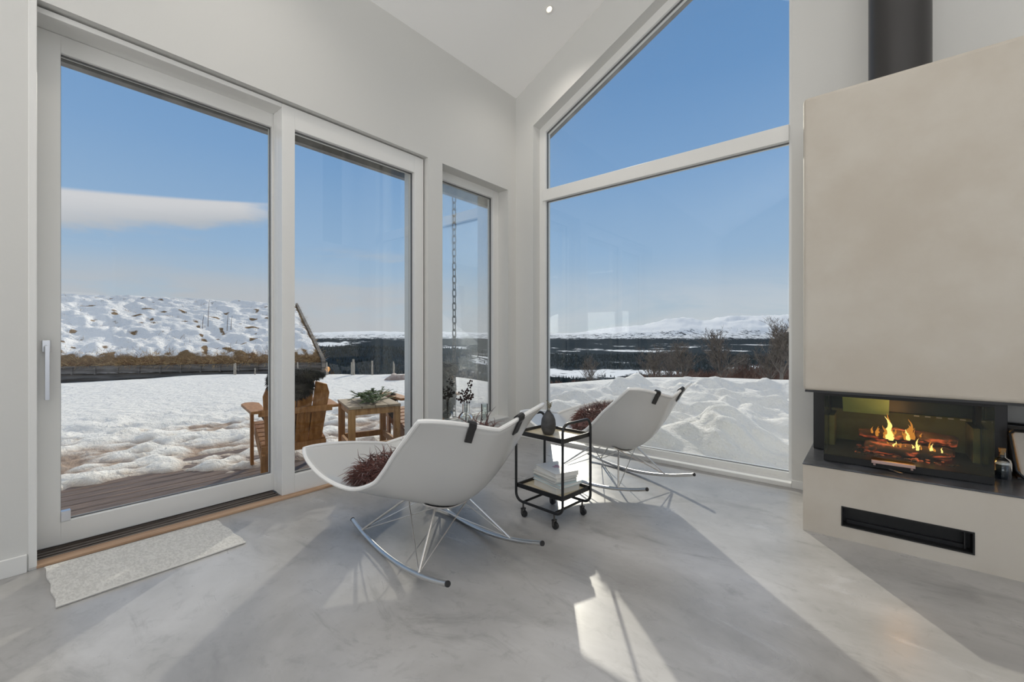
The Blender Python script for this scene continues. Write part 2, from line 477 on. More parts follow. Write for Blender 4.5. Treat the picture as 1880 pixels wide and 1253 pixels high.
w = MB()                              # left wall: pieces round the openings
w.box(XO, XW, YB, 0.092, 0, 3.75)
w.box(XO, XW, 0.092, 2.254, 2.46, 3.75)
w.box(XO, XW, 2.254, 2.407, 0, 3.75)
w.box(XO, XW, 2.407, 3.259, 2.46, 3.75)
w.box(XO, XW, 2.407, 3.259, 0, 0.20)
w.box(XO, XW, 3.259, YO, 0, 3.75)
struct(w.build('wall_left', 'wall_paint'), 'white painted side wall with the sliding door and windows')

GX0, GX1 = -2.545, -0.400
def gz(x): return 3.077 + 0.51 * (x - GX0)
def roofx(x): return ceil_z(x) + 0.2 if x <= RX else RZ + 0.2 - 0.51 * (x - RX)
w = MB()                              # gable wall with the tall slanted window
w.prism([(XW, 0), (GX0, 0), (GX0, roofx(GX0)), (XW, roofx(XW))], YW, YO)
w.prism([(GX0, gz(GX0)), (GX1, gz(GX1)), (GX1, roofx(GX1)), (GX0, roofx(GX0))], YW, YO)
w.prism([(GX1, 0), (XR, 0), (XR, roofx(XR)), (RX, roofx(RX)), (GX1, roofx(GX1))], YW, YO)
struct(w.build('wall_gable', 'wall_paint'), 'white painted gable wall round the tall slanted window')

w = MB()                              # ceiling, two slopes
w.prism([(XO, ceil_z(XO)), (RX, RZ), (RX, RZ + 0.2), (XO, ceil_z(XO) + 0.2)], YB, YO)
w.prism([(RX, RZ), (XR, RZ - 0.51 * (XR - RX)), (XR, RZ - 0.51 * (XR - RX) + 0.2), (RX, RZ + 0.2)], YB, YO)
struct(w.build('ceiling', 'ceiling_paint'), 'white sloping ceiling')

w = MB()                              # unseen back and right walls, openings added to let light in
w.box(XO, -1.4, YB - 0.3, YB, 0, 4.9); w.box(-1.4, 2.6, YB - 0.3, YB, 2.9, 5.4); w.box(2.6, XR, YB - 0.3, YB, 0, 5.4); w.box(-1.4, 2.6, YB - 0.3, YB, 0, 0.1)
struct(w.build('wall_back', 'wall_paint'), 'white wall behind the viewer with a wide opening added to let light in')
w = MB()
w.box(XR, XR + 0.3, YB, -3.0, 0, 3.6); w.box(XR, XR + 0.3, -3.0, 1.4, 2.7, 3.6); w.box(XR, XR + 0.3, 1.4, YO, 0, 3.6)
struct(w.build('wall_right', 'wall_paint'), 'white wall opposite the sliding door with a wide opening added to let light in')

# baseboards
b_ = MB(); b_.box(XW, XW + 0.014, YB, 0.088, 0, 0.075)
struct(b_.build('baseboard_left', 'trim_paint', bevel=0.002), 'white baseboard left of the sliding door')
b_ = MB(); b_.box(XW, XW + 0.014, 2.262, YW, 0, 0.05)
struct(b_.build('baseboard_corner', 'trim_paint', bevel=0.002), 'white baseboard under the small window')
b_ = MB(); b_.box(XW, GX0 - 0.003, YW - 0.014, YW, 0, 0.05); b_.box(GX1, -0.262, YW - 0.014, YW, 0, 0.052)
struct(b_.build('baseboard_gable', 'trim_paint', bevel=0.002), 'white baseboard on the gable wall')
# outside cladding over the openings
b_ = MB(); b_.box(XO - 0.03, XO + 0.02, 0.0, 3.35, 2.335, 2.60)
struct(b_.build('trim_1', 'gray_cladding'), 'grey outside board above the side windows')
b_ = MB()
def sl(x, dz): return gz(x) + dz
b_.prism([(GX0 - 0.1, sl(GX0 - 0.1, -0.045)), (GX1 + 0.1, sl(GX1 + 0.1, -0.045)), (GX1 + 0.1, sl(GX1 + 0.1, 0.12)), (GX0 - 0.1, sl(GX0 - 0.1, 0.12))], YO - 0.02, YO + 0.03)
b_.box(GX0 - 0.1, GX0 + 0.006, YO - 0.02, YO + 0.03, 0, 3.03)
struct(b_.build('trim_2', 'gray_cladding'), 'grey outside boards round the gable window')

# ---- sliding door (recessed leaf), fixed light beside it, oak threshold
def ring(mb, axis, a0, a1, o, i):
    """frame: outer rect o=(u0,u1,z0,z1), inner rect i, thickness a0..a1 along axis"""
    rects = [(o[0], i[0], o[2], o[3]), (i[1], o[1], o[2], o[3]), (i[0], i[1], o[2], i[2]), (i[0], i[1], i[3], o[3])]
    for u0, u1, z0, z1 in rects:
        if axis == 'x': mb.box(a0, a1, u0, u1, z0, z1)
        else: mb.box(u0, u1, a0, a1, z0, z1)

d = thing('door_1', (XW, 0.65, 0)); struct(d, 'white sliding glass door with the tall pull handle')
def lx(mb):   # world units -> local to door_1
    mb.v = [(p[0] - XW, p[1] - 0.65, p[2]) for p in mb.v]; return mb
q = MB(); q.box(-3.02, XW + 0.004, 0.092, 0.117, 0.0, 2.46); q.box(-3.02, -2.80, 0.117, 1.139, 2.424, 2.449)
lx(q).build('door_frame', 'trim_paint', d, bevel=0.002)
q = MB(); ring(q, 'x', -2.985, -2.93, (0.119, 1.200, 0.022, 2.423), (0.199, 1.130, 0.128, 2.340))
lx(q).build('door_leaf', 'trim_paint', d, bevel=0.003)
q = MB(); q.box(-2.962, -2.956, 0.199, 1.130, 0.128, 2.340)
lx(q).build('glass_pane', 'pane_glass', d)
q = MB(); ring(q, 'x', -2.966, -2.951, (0.199, 1.130, 0.128, 2.340), (0.2015, 1.1275, 0.132, 2.336))
lx(q).build('glass_seal', 'pane_seal', d)
q = MB(); q.box(-2.958, -2.927, 0.2, 0.232, 0.128, 0.175)
lx(q).build('corner_bracket', 'alu', d)
hd = MB(); hd.box(-2.93, -2.922, 0.139, 0.166, 0.93, 0.985)
hp = lx(hd).build('handle_plate', 'alu', d, bevel=0.002)
hd = MB(); hd.tube([(-2.925, 0.152, 0.955), (-2.885, 0.152, 0.955), (-2.885, 0.154, 0.715)], 0.0075, 10)
hd.box(-2.893, -2.877, 0.146, 0.161, 0.712, 0.96)
lx(hd).build('pull_handle', 'alu', d, bevel=0.002)
q = MB()
q.box(-3.02, -2.815, 0.117, 1.139, 0.0, 0.003)
for x0, x1, z in ((-3.015, -2.99, 0.018), (-2.995, -2.925, 0.016), (-2.91, -2.895, 0.012), (-2.872, -2.858, 0.012), (-2.835, -2.822, 0.014)):
    q.box(x0, x1, 0.117, 1.139, 0.002, z)
lx(q).build('door_track', 'dark_track', d)
q = MB(); q.box(-2.822, XW + 0.004, 0.092, 2.254, 0.0, 0.014)
struct(q.build('trim_3', 'oak', bevel=0.003), 'oak threshold strip in front of the sliding door')

w1 = thing('window_1', (XW, 1.7, 0)); struct(w1, 'wide fixed floor-to-head window beside the sliding door')
def l1(mb): mb.v = [(p[0] - XW, p[1] - 1.7, p[2]) for p in mb.v]; return mb
q = MB(); ring(q, 'x', -2.875, -2.800, (1.139, 2.237, 0.014, 2.449), (1.216, 2.147, 0.128, 2.315))
l1(q).build('window_frame', 'trim_paint', w1, bevel=0.003)
q = MB(); q.box(-2.925, -2.876, 1.139, 1.160, 0.02, 2.449); q.box(-2.99, -2.878, 1.160, 2.237, 0.0, 0.03); q.box(-2.99, -2.878, 2.19, 2.237, 0.03, 2.45)
l1(q).build('frame_post', 'trim_paint', w1, bevel=0.002)
q = MB(); q.box(-2.843, -2.837, 1.216, 2.147, 0.128, 2.315)
l1(q).build('glass_pane', 'pane_glass', w1)
q = MB(); ring(q, 'x', -2.848, -2.830, (1.216, 2.147, 0.128, 2.315), (1.2185, 2.1445, 0.132, 2.311))
l1(q).build('glass_seal', 'pane_seal', w1)

w2 = thing('window_2', (XW, 2.83, 0.2)); struct(w2, 'narrow window near the room corner')
def l2(mb): mb.v = [(p[0] - XW, p[1] - 2.83, p[2] - 0.2) for p in mb.v]; return mb
q = MB(); ring(q, 'x', -2.955, -2.885, (2.407, 3.259, 0.20, 2.46), (2.47, 3.175, 0.255, 2.385))
l2(q).build('window_frame', 'trim_paint', w2, bevel=0.003)
q = MB(); ring(q, 'x', -2.930, -2.914, (2.47, 3.175, 0.255, 2.385), (2.4725, 3.1725, 0.258, 2.381))
l2(q).build('glass_seal', 'pane_seal', w2)
q = MB(); q.box(-2.925, -2.919, 2.47, 3.175, 0.255, 2.385)
l2(q).build('glass_pane', 'pane_glass', w2)
q = MB(); q.box(-2.885, XW + 0.012, 2.407, 3.259, 0.20, 0.212)
l2(q).build('window_sill', 'trim_paint', w2, bevel=0.002)

w3 = thing('window_3', ((GX0 + GX1) / 2, YW, 0)); struct(w3, 'tall slanted gable window with a horizontal bar')
cx3 = (GX0 + GX1) / 2
def l3(mb): mb.v = [(p[0] - cx3, p[1] - YW, p[2]) for p in mb.v]; return mb
ix0, ix1 = -2.470, -0.426
def iz(x): return 3.032 + 0.51 * (x - ix0)
q = MB()
q.prism([(GX0, 0.0), (ix0, 0.0), (ix0, iz(ix0)), (GX0, gz(GX0))], 3.49, 3.57)
q.prism([(ix1, 0.0), (GX1, 0.0), (GX1, gz(GX1)), (ix1, iz(ix1))], 3.49, 3.57)
q.prism([(GX0, gz(GX0)), (ix0, iz(ix0)), (ix1, iz(ix1)), (GX1, gz(GX1))], 3.49, 3.57)
q.box(ix0, ix1, 3.49, 3.57, 0.0, 0.066)
l3(q).build('window_frame', 'trim_paint', w3, bevel=0.003)
q = MB(); q.box(ix0 - 0.03, ix1, 3.475, 3.57, 2.346, 2.458)
l3(q).build('crossbar', 'trim_paint', w3, bevel=0.004)
q = MB(); q.box(ix0, ix1, 3.522, 3.528, 0.066, 2.346)
l3(q).build('glass_pane', 'pane_glass', w3)
q = MB(); q.prism([(ix0, 2.458), (ix1, 2.458), (ix1, iz(ix1)), (ix0, iz(ix0))], 3.522, 3.528)
l3(q).build('glass_pane', 'pane_glass', w3)
q = MB()
q.box(ix0, ix0 + 0.003, 3.515, 3.535, 0.066, 2.346); q.box(ix0, ix0 + 0.003, 3.515, 3.535, 2.458, iz(ix0))
q.box(ix0, ix1, 3.515, 3.535, 2.342, 2.346); q.box(ix0, ix1, 3.515, 3.535, 0.066, 0.069)
q.prism([(ix0, iz(ix0)), (ix0, iz(ix0) - 0.004), (ix1, iz(ix1) - 0.004), (ix1, iz(ix1))], 3.515, 3.535)
l3(q).build('glass_seal', 'pane_seal', w3)
q = MB(); q.box(GX0, GX1, 3.368, 3.49, 0.0, 0.030)
l3(q).build('window_sill', 'trim_paint', w3, bevel=0.003)

# recessed ceiling lamp
dl = thing('recessed_ceiling_lamp', (-2.079, 2.988, ceil_z(-2.079) - 0.003)); tag(dl, 'small round recessed spotlight glowing in the white sloping ceiling', 'ceiling lamp')
tilt = math.atan(0.51)
q = MB(); q.lathe([(0.020, 0.0), (0.034, -0.001), (0.036, -0.006), (0.027, -0.007), (0.022, -0.002)], cap=False, n=28)
lr = q.build('trim_ring', 'downlight_ring', dl, smooth=True); lr.rotation_euler = (0, -tilt, 0)
q = MB(); q.lathe([(0.022, -0.003), (0.018, -0.005), (0.004, -0.006)], n=24)
lb = q.build('bulb', 'lamp_glow', dl, smooth=True); lb.rotation_euler = (0, -tilt, 0)
def lamp_and_fill_spot(x, y, e):
    L = bpy.data.lights.new('lamp_and_fill_spot', 'SPOT'); L.energy = e; L.spot_size = math.radians(120); L.spot_blend = 1.0
    L.color = (1.0, 0.93, 0.84); L.shadow_soft_size = 0.12
    o = bpy.data.objects.new('lamp_and_fill_spot', L); COL.objects.link(o)
    zc = ceil_z(x) if x <= RX else RZ - 0.51 * (x - RX)
    o.location = (x * S, y * S, (zc - 0.05) * S)
DL = 38
for x, y in ((-2.079, 2.988), (-2.079, 0.9), (-2.079, -1.2), (-0.6, 2.0), (-0.6, 0.0), (-0.6, -2.0), (2.0, 1.4), (2.0, -0.6)):  # first spot serves the visible lamp, the others are added unseen fill
    lamp_and_fill_spot(x, y, DL)

# ------------------------------------------------------------------ rug
A0, A1, A2, A3 = (-2.742, 0.137), (-2.300, 0.146), (-2.323, 0.779), (-2.730, 0.770)
mb = MB(); nu, nv_ = 24, 40; vs = []; fs = []
def rugp(i, j, zz):
    u, v = i / nu, j / nv_
    x = (A0[0] * (1 - u) + A1[0] * u) * (1 - v) + (A3[0] * (1 - u) + A2[0] * u) * v
    y = (A0[1] * (1 - u) + A1[1] * u) * (1 - v) + (A3[1] * (1 - u) + A2[1] * u) * v
    y += 0.003 * math.sin(u * 17) * (abs(v - 0.5) > 0.49)
    z = zz + 0.0035 * (0.5 + 0.5 * mnoise.noise(Vector((x * 5, y * 5, 0)))) * (u > 0.0)
    return (x, y, z)
for i in range(nu + 1):
    for j in range(nv_ + 1): vs.append(rugp(i, j, 0.006))
for i in range(nu):
    for j in range(nv_):
        a = i * (nv_ + 1) + j; fs.append((a, a + nv_ + 1, a + nv_ + 2, a + 1))
N0 = len(vs); vs += [(p[0], p[1], 0.0005) for p in vs[:N0]]
for i in range(nu):
    for j in range(nv_):
        a = i * (nv_ + 1) + j + N0; fs.append((a, a + 1, a + nv_ + 2, a + nv_ + 1))
edge = [(i * (nv_ + 1)) for i in range(nu + 1)] + [nu * (nv_ + 1) + j for j in range(1, nv_ + 1)] + [i * (nv_ + 1) + nv_ for i in range(nu - 1, -1, -1)] + [j for j in range(nv_ - 1, 0, -1)]
for k in range(len(edge)):
    a, b2 = edge[k], edge[(k + 1) % len(edge)]; fs.append((a, b2, b2 + N0, a + N0))
rg = thing('floor_mat', (-2.52, 0.46, 0)); tag(rg, 'pale grey woven floor mat lying on the concrete in front of the sliding door', 'rug')
mb.add([(p[0] + 2.52, p[1] - 0.46, p[2]) for p in vs], fs)
mb.build('woven_field', 'rug_weave', rg, smooth=True)
mb = MB()
mb.tube([(lambda p: (p[0] + 2.52, p[1] - 0.46, p[2] - 0.001))(rugp(nu, j, 0.006)) for j in range(nv_ + 1)], 0.0045, 6)
mb.build('hem', 'rug_edge', rg, smooth=True)

# ------------------------------------------------------------------ rocking chairs
# rows front -> back: centre (f, z), edge (w, f, z), blend exponent
ROWS = [((0.560, 0.380), (0.530, 0.450, 0.492), 0.9),
        ((0.400, 0.310), (0.512, 0.320, 0.435), 1.3),
        ((0.230, 0.262), (0.455, 0.200, 0.366), 1.7),
        ((0.070, 0.238), (0.385, 0.060, 0.338), 2.0),
        ((-0.070, 0.234), (0.338, -0.070, 0.382), 1.9),
        ((-0.185, 0.250), (0.322, -0.150, 0.450), 1.8),
        ((-0.285, 0.310), (0.318, -0.225, 0.525), 1.8),
        ((-0.360, 0.400), (0.320, -0.300, 0.592), 1.8),
        ((-0.425, 0.510), (0.326, -0.370, 0.660), 1.6),
        ((-0.498, 0.634), (0.346, -0.458, 0.740), 1.15)]
def cr(vals, t):
    n = len(vals) - 1; t = max(0, min(n, t)); i = min(int(t), n - 1); u = t - i
    p1, p2 = vals[i], vals[i + 1]; p0 = vals[i - 1] if i > 0 else 2 * p1 - p2; p3 = vals[i + 2] if i + 2 <= n else 2 * p2 - p1
    return 0.5 * ((2 * p1) + (-p0 + p2) * u + (2 * p0 - 5 * p1 + 4 * p2 - p3) * u * u + (-p0 + 3 * p1 - 3 * p2 + p3) * u ** 3)
def shell_pt(s, v):
    cf = cr([r[0][0] for r in ROWS], v); cz = cr([r[0][1] for r in ROWS], v)
    ew = cr([r[1][0] for r in ROWS], v); ef = cr([r[1][1] for r in ROWS], v); ez = cr([r[1][2] for r in ROWS], v)
    p = cr([r[2] for r in ROWS], v); a = abs(s)
    k = a ** p
    return Vector((ew * s, cf + (ef - cf) * k, cz + (ez - cz) * k))
def shell_n(s, v):
    e = 0.02
    a = shell_pt(min(1, s + e), v) - shell_pt(max(-1, s - e), v)
    b = shell_pt(s, max(0, v - e)) - shell_pt(s, min(9, v + e))
    return a.cross(b).normalized()        # points to the sitter's side
def rounded(s, t):
    k = 0.085 * (abs(s) * abs(t)) ** 3.2
    return s * (1 - k), t * (1 - k)
def strip(mb, pts, wd, w, th):
    """flat strap through pts, width w along wd, thickness th"""
    pts = [Vector(p) for p in pts]; wd = Vector(wd).normalized(); vs = []; fs = []; n = len(pts)
    for i in range(n):
        t = (pts[min(i + 1, n - 1)] - pts[max(i - 1, 0)]).normalized(); nn = t.cross(wd).normalized()
        for a, b2 in ((-1, -1), (1, -1), (1, 1), (-1, 1)): vs.append(pts[i] + wd * (w / 2 * a) + nn * (th / 2 * b2))
    for i in range(n - 1):
        for k in range(4): fs.append((i * 4 + k, i * 4 + (k + 1) % 4, i * 4 + 4 + (k + 1) % 4, i * 4 + 4 + k))
    fs += [(3, 2, 1, 0), tuple(range(n * 4 - 4, n * 4))]
    mb.add(vs, fs)

def make_rocker():
    root = thing('rocking_chair')
    mb = MB(); NU, NV = 36, 44; vs = []; fs = []
    for j in range(NV + 1):
        for i in range(NU + 1):
            s, t = rounded(-1 + 2 * i / NU, -1 + 2 * j / NV)
            vs.append(shell_pt(s, (t + 1) * 4.5))
    for j in range(NV):
        for i in range(NU):
            a = j * (NU + 1) + i; fs.append((a, a + 1, a + NU + 2, a + NU + 1))
    mb.add(vs, fs)
    o = mb.build('seat_shell', 'shell_white_shaded', root, smooth=False)
    o.data.polygons.foreach_set('use_smooth', [True] * len(o.data.polygons))
    sd = o.modifiers.new('thickness', 'SOLIDIFY'); sd.thickness = 0.010; sd.offset = 0
    # rolled rim
    rim = [i for i in range(NU + 1)] + [j * (NU + 1) + NU for j in range(1, NV + 1)] + [NV * (NU + 1) + i for i in range(NU - 1, -1, -1)] + [j * (NU + 1) for j in range(NV - 1, 0, -1)]
    mb = MB(); mb.tube([vs[k] for k in rim], 0.0095, 8, closed=True)
    mb.build('rim', 'rim_white_lit', root, smooth=True)
    # rockers
    def rock(x, y): return (x, y, 0.0115 + 0.27 * (y - 0.12) ** 2)
    joints = {}
    for sx_ in (-1, 1):
        mb = MB(); ys = [-0.50 + 0.94 * k / 26 for k in range(27)]
        mb.tube([rock(0.235 * sx_, y) for y in ys], 0.0105, 12)
        r_ = mb.build('rocker', 'chrome', root, smooth=True)
        for y in (-0.499, 0.439):
            c = MB(); p = Vector(rock(0.235 * sx_, y)); q2 = Vector(rock(0.235 * sx_, y - 0.006 if y < 0 else y + 0.006))
            c.tube([p, q2], 0.0112, 12); c.build('end_cap', 'rubber', r_, smooth=True)
        for y in (-0.285, 0.315): joints[(sx_, 1 if y > 0 else -1)] = Vector(rock(0.235 * sx_, y)) + Vector((0, 0, 0.006))
    # mounting plates under the shell
    mounts = {}
    for k, (sx_, sy_) in enumerate(((-1, -1), (1, -1), (-1, 1), (1, 1))):
        s_, v_ = 0.26 * sx_, (4.75 if sy_ < 0 else 3.0)
        mounts[(sx_, sy_)] = shell_pt(s_, v_) - shell_n(s_, v_) * 0.012
    for v_ in (3.0, 4.75):
        mb = MB(); strip(mb, [shell_pt(s, v_) - shell_n(s, v_) * 0.010 for s in [-0.42 + 0.084 * k for k in range(11)]], (0, 1, 0), 0.026, 0.006)
        mb.build('mounting_bracket', 'chrome', root)
    for (sx_, sy_), j in joints.items():
        own = mounts[(sx_, sy_)]
        for tgt, r in ((own, 0.0055), (mounts[(-sx_, sy_)], 0.0028), (mounts[(sx_, -sy_)], 0.0028)):
            mb = MB(); mb.tube([j, tgt], r, 8); mb.build('strut', 'chrome', root, smooth=True)
    # headrest cushion on two leather straps
    mb = MB(); vs = []; fs = []
    nu2, nv2 = 14, 8
    for side_ in (0, 1):
        for j in range(nv2 + 1):
            for i in range(nu2 + 1):
                s = -0.40 + 0.80 * i / nu2; v = 7.5 + 1.2 * j / nv2
                e = (1 - (2 * i / nu2 - 1) ** 4) * (1 - (2 * j / nv2 - 1) ** 4)
                vs.append(shell_pt(s, v) + shell_n(s, v) * (0.012 + (0.032 * e if side_ else 0.0)))
    M = (nu2 + 1) * (nv2 + 1)
    for side_ in (0, 1):
        for j in range(nv2):
            for i in range(nu2):
                a = side_ * M + j * (nu2 + 1) + i; fs.append((a, a + 1, a + nu2 + 2, a + nu2 + 1))
    mb.add(vs, fs); mb.build('headrest', 'leather', root, smooth=True, label='black leather headrest')
    for s_ in (-0.345, 0.345):
        pts = [shell_pt(s_, v) - shell_n(s_, v) * 0.010 for v in (8.50, 8.7, 8.9)]
        top = shell_pt(s_, 9.0)
        nn = shell_n(s_, 9.0); upv = (shell_pt(s_, 9.0) - shell_pt(s_, 8.8)).normalized()
        pts += [top - nn * 0.013, top + upv * 0.013 - nn * 0.008, top + upv * 0.016, top + upv * 0.013 + nn * 0.008, top + nn * 0.014]
        pts += [shell_pt(s_, v) + shell_n(s_, v) * 0.013 for v in (8.85, 8.6, 8.4)]
        tv = (shell_pt(s_ + 0.05, 9) - shell_pt(s_ - 0.05, 9))
        mb = MB(); strip(mb, pts, tv, 0.032, 0.006); mb.build('strap', 'leather', root, bevel=0.001, label='black leather strap')
    return root

def to_world(mb, c, rz):
    ca, sa = math.cos(rz), math.sin(rz)
    mb.v = [(c[0] + p[0] * ca - p[1] * sa, c[1] + p[0] * sa + p[1] * ca, p[2]) for p in mb.v]; return mb

C1, RZ1 = plan(-0.373, 2.075), math.radians(79.75)
C2, RZ2 = plan(0.690, 3.040), math.radians(74.5)
ch1 = make_rocker()
ch1.location = (C1[0] * S, C1[1] * S, 0); ch1.rotation_euler = (0, 0, RZ1)
ch2 = copy_tree(ch1)
ch2.location = (C2[0] * S, C2[1] * S, 0); ch2.rotation_euler = (0, 0, RZ2)
tag(ch1, 'white moulded shell rocking chair nearest the viewer, left of the black trolley', 'rocking chair', 'white shell rocking chairs')
tag(ch2, 'white moulded shell rocking chair in front of the big gable window, behind the trolley', 'rocking chair', 'white shell rocking chairs')

def hair(mb, p, d, L, droop, r, R, seg=4):
    pts = [Vector(p)]; d = Vector(d).normalized()
    cur = Vector((R.uniform(-1, 1), R.uniform(-1, 1), R.uniform(-0.5, 0.5))) * 0.55
    for k in range(seg):
        d = (d + Vector((0, 0, -droop)) + cur * 0.35).normalized()
        pts.append(pts[-1] + d * (L / seg))
    mb.tube(pts, [r * (1 - 0.85 * k / seg) for k in range(seg + 1)], 3, cap=False)

from mathutils.kdtree import KDTree
KD = KDTree(61 * 73); KN = []
for _i in range(61):
    for _j in range(73):
        _s, _v = -1 + 2 * _i / 60, 9 * _j / 72
        KD.insert(shell_pt(_s, _v), len(KN)); KN.append(shell_n(_s, _v))
KD.balance()
def above_shell(p, gap=0.012):
    p = Vector(p)
    for _ in range(2):
        q_, i_, _d = KD.find(p); dn = (p - q_).dot(KN[i_])
        if dn < gap: p = p + KN[i_] * (gap - dn)
    return tuple(p)

def fur_cushion(c, rz, seed, hair_n, lumps, name, label, mat='fur_brown', L0=0.085, rr=0.0032):
    R = random.Random(seed); mb = MB()
    for k, (cc, r, w_) in enumerate(lumps):
        mb.ell(cc, r, 20, 12, 0.18, seed + k)
        for _ in range(int(hair_n * w_)):
            th = math.acos(R.uniform(-0.75, 1)); a = R.uniform(0, 2 * math.pi)
            dd_ = Vector((math.sin(th) * math.cos(a), math.sin(th) * math.sin(a), math.cos(th)))
            p = Vector((cc[0] + r[0] * dd_.x * 0.97, cc[1] + r[1] * dd_.y * 0.97, cc[2] + r[2] * dd_.z * 0.97))
            nrm = Vector((dd_.x / r[0], dd_.y / r[1], dd_.z / r[2])).normalized()
            hair(mb, p, nrm + Vector((R.uniform(-0.6, 0.6), R.uniform(-0.6, 0.6), R.uniform(-0.3, 0.3))), L0 * R.uniform(0.55, 1.15), 0.30, rr, R)
    mb.v = [above_shell(p) for p in mb.v]
    to_world(mb, c, rz)
    o = mb.build(name, mat, smooth=True, recalc=False)
    return tag(o, label, 'fur cushion', 'reddish-brown fur cushions on the rocking chairs')
lum = [((-0.02, -0.05, 0.372), (0.25, 0.13, 0.10), 1.0), ((-0.20, 0.10, 0.352), (0.12, 0.12, 0.045), 0.45), ((0.06, -0.30, 0.500), (0.13, 0.04, 0.10), 0.30)]
fur_cushion(C1, RZ1, 3, 2600, lum, 'fur_cushion', 'reddish-brown shaggy fur cushion spread over the seat of the nearest white rocking chair', L0=0.10, rr=0.0036)
lum = [((-0.02, 0.02, 0.405), (0.25, 0.15, 0.10), 1.0)]
fur_cushion(C2, RZ2, 5, 2600, lum, 'fur_cushion', 'reddish-brown round fur cushion sitting in the far white rocking chair by the gable window', L0=0.065)

# ------------------------------------------------------------------ serving trolley
CT, CTZ = (-1.365, 1.999), math.radians(-4.6)
cart = thing('serving_trolley', (CT[0], CT[1], 0), CTZ)
tag(cart, 'small black steel serving trolley on castors between the two rocking chairs', 'trolley')
HX, HY, RT = 0.165, 0.125, 0.0075
def arc(c, r, a0, a1, ax, n=6):
    out = []
    for k in range(n + 1):
        a = math.radians(a0 + (a1 - a0) * k / n)
        if ax == 'x': out.append((c[0], c[1] + r * math.cos(a), c[2] + r * math.sin(a)))
        else: out.append((c[0] + r * math.cos(a), c[1], c[2] + r * math.sin(a)))
    return out
ZT, ZB, rc = 0.548, 0.080, 0.045
for sx_ in (-1, 1):          # end hoops: two posts joined by an arch
    x = sx_ * HX
    pts = [(x, -HY, ZB + rc + 0.01)] + [(x, -HY, ZT - rc)] + arc((x, -HY + rc, ZT - rc), rc, 180, 90, 'x') + arc((x, HY - rc, ZT - rc), rc, 90, 0, 'x') + [(x, HY, ZB + rc + 0.01)]
    mb = MB(); mb.tube(pts, RT, 10); mb.build('end_frame', 'black_steel', cart, smooth=True)
for sy_ in (-1, 1):          # lower side rails curving up into the posts
    y = sy_ * HY
    pts = [(-HX, y, ZB + rc + 0.02)] + arc((-HX + rc, y, ZB + rc), rc, 180, 270, 'y') + arc((HX - rc, y, ZB + rc), rc, 270, 360, 'y') + [(HX, y, ZB + rc + 0.02)]
    mb = MB(); mb.tube(pts, RT, 10); mb.build('side_rail', 'black_steel', cart, smooth=True)
for x in (-HX + 0.055, HX - 0.055):
    mb = MB(); mb.tube([(x, -HY, ZB), (x, HY, ZB)], RT * 0.9, 10); mb.build('cross_rail', 'black_steel', cart, smooth=True)
for z0 in (0.448, 0.151):
    mb = MB()
    hx, hy, t = HX - 0.004, HY - 0.004, 0.006
    mb.box(-hx, hx, -hy, -hy + t, z0, z0 + 0.024); mb.box(-hx, hx, hy - t, hy, z0, z0 + 0.024)
    mb.box(-hx, -hx + t, -hy + t, hy - t, z0, z0 + 0.024); mb.box(hx - t, hx, -hy + t, hy - t, z0, z0 + 0.024)
    mb.box(-hx + t, hx - t, -hy + t, hy - t, z0, z0 + 0.004)
    tr = mb.build('tray', 'black_steel', cart, bevel=0.001)
    mb = MB(); mb.box(-hx + t, hx - t, -hy + t, hy - t, z0 + 0.004, z0 + 0.008)
    mb.build('tray_base', 'tray_wood', tr, label='pale wooden tray base')
for sx_ in (-1, 1):
    for sy_ in (-1, 1):
        x, y = sx_ * (HX - 0.055), sy_ * HY
        mb = MB(); mb.tube([(x, y, ZB), (x, y, 0.046)], 0.005, 8)
        mb.box(x - 0.007, x + 0.007, y - 0.012, y - 0.009, 0.018, 0.048); mb.box(x - 0.007, x + 0.007, y + 0.009, y + 0.012, 0.018, 0.048); mb.box(x - 0.009, x + 0.009, y - 0.012, y + 0.012, 0.042, 0.048)
        cs = mb.build('castor', 'chain_steel', cart)
        mb = MB(); mb.tube([(x + 0.008, y - 0.008, 0.0175), (x + 0.008, y + 0.008, 0.0175)], 0.0175, 16)
        mb.build('wheel', 'rubber', cs, smooth=True)

def book(x, y, z, L, W, T, rz, mat, label):
    r = thing('book', (x, y, z), rz); tag(r, label, 'book', 'books stacked on the lower trolley shelf')
    mb = MB(); mb.box(-L / 2, L / 2, -W / 2, W / 2, 0, 0.0022); mb.box(-L / 2, L / 2, -W / 2, W / 2, T - 0.0022, T); mb.box(-L / 2, L / 2, W / 2 - 0.0025, W / 2, 0.0022, T - 0.0022)
    mb.build('cover', mat, r, bevel=0.0006)
    mb = MB(); mb.box(-L / 2 + 0.004, L / 2 - 0.004, -W / 2 + 0.004, W / 2 - 0.0025, 0.0022, T - 0.0022)
    mb.build('pages', 'paper', r)
    return r
bz = 0.1595; bc = (-1.352, 2.008)
specs = [(0.205, 0.165, 0.036, -17, 'cover_cream', 'thick cream book with ragged page block at the bottom of the trolley stack', (0.002, 0.0)),
         (0.225, 0.165, 0.017, -13, 'cover_blue', 'pale blue-green book lying second from the bottom of the trolley stack', (0.008, 0.003)),
         (0.215, 0.150, 0.014, -21, 'cover_gray', 'grey-backed thin book in the middle of the trolley stack', (-0.012, 0.002)),
         (0.205, 0.150, 0.017, -15, 'cover_cream', 'off-white book second from the top of the trolley stack', (-0.006, -0.002)),
         (0.205, 0.150, 0.025, -22, 'cover_white', 'white book with a small red picture on its cover, topmost of the trolley stack', (0.002, 0.004))]
for L_, W_, T_, a_, m_, lb_, off in specs:
    bk = book(bc[0] + off[0], bc[1] + off[1], bz, L_, W_, T_, math.radians(a_), m_, lb_)
    bz += T_ + 0.0004
mb = MB(); mb.v = []; pts = []
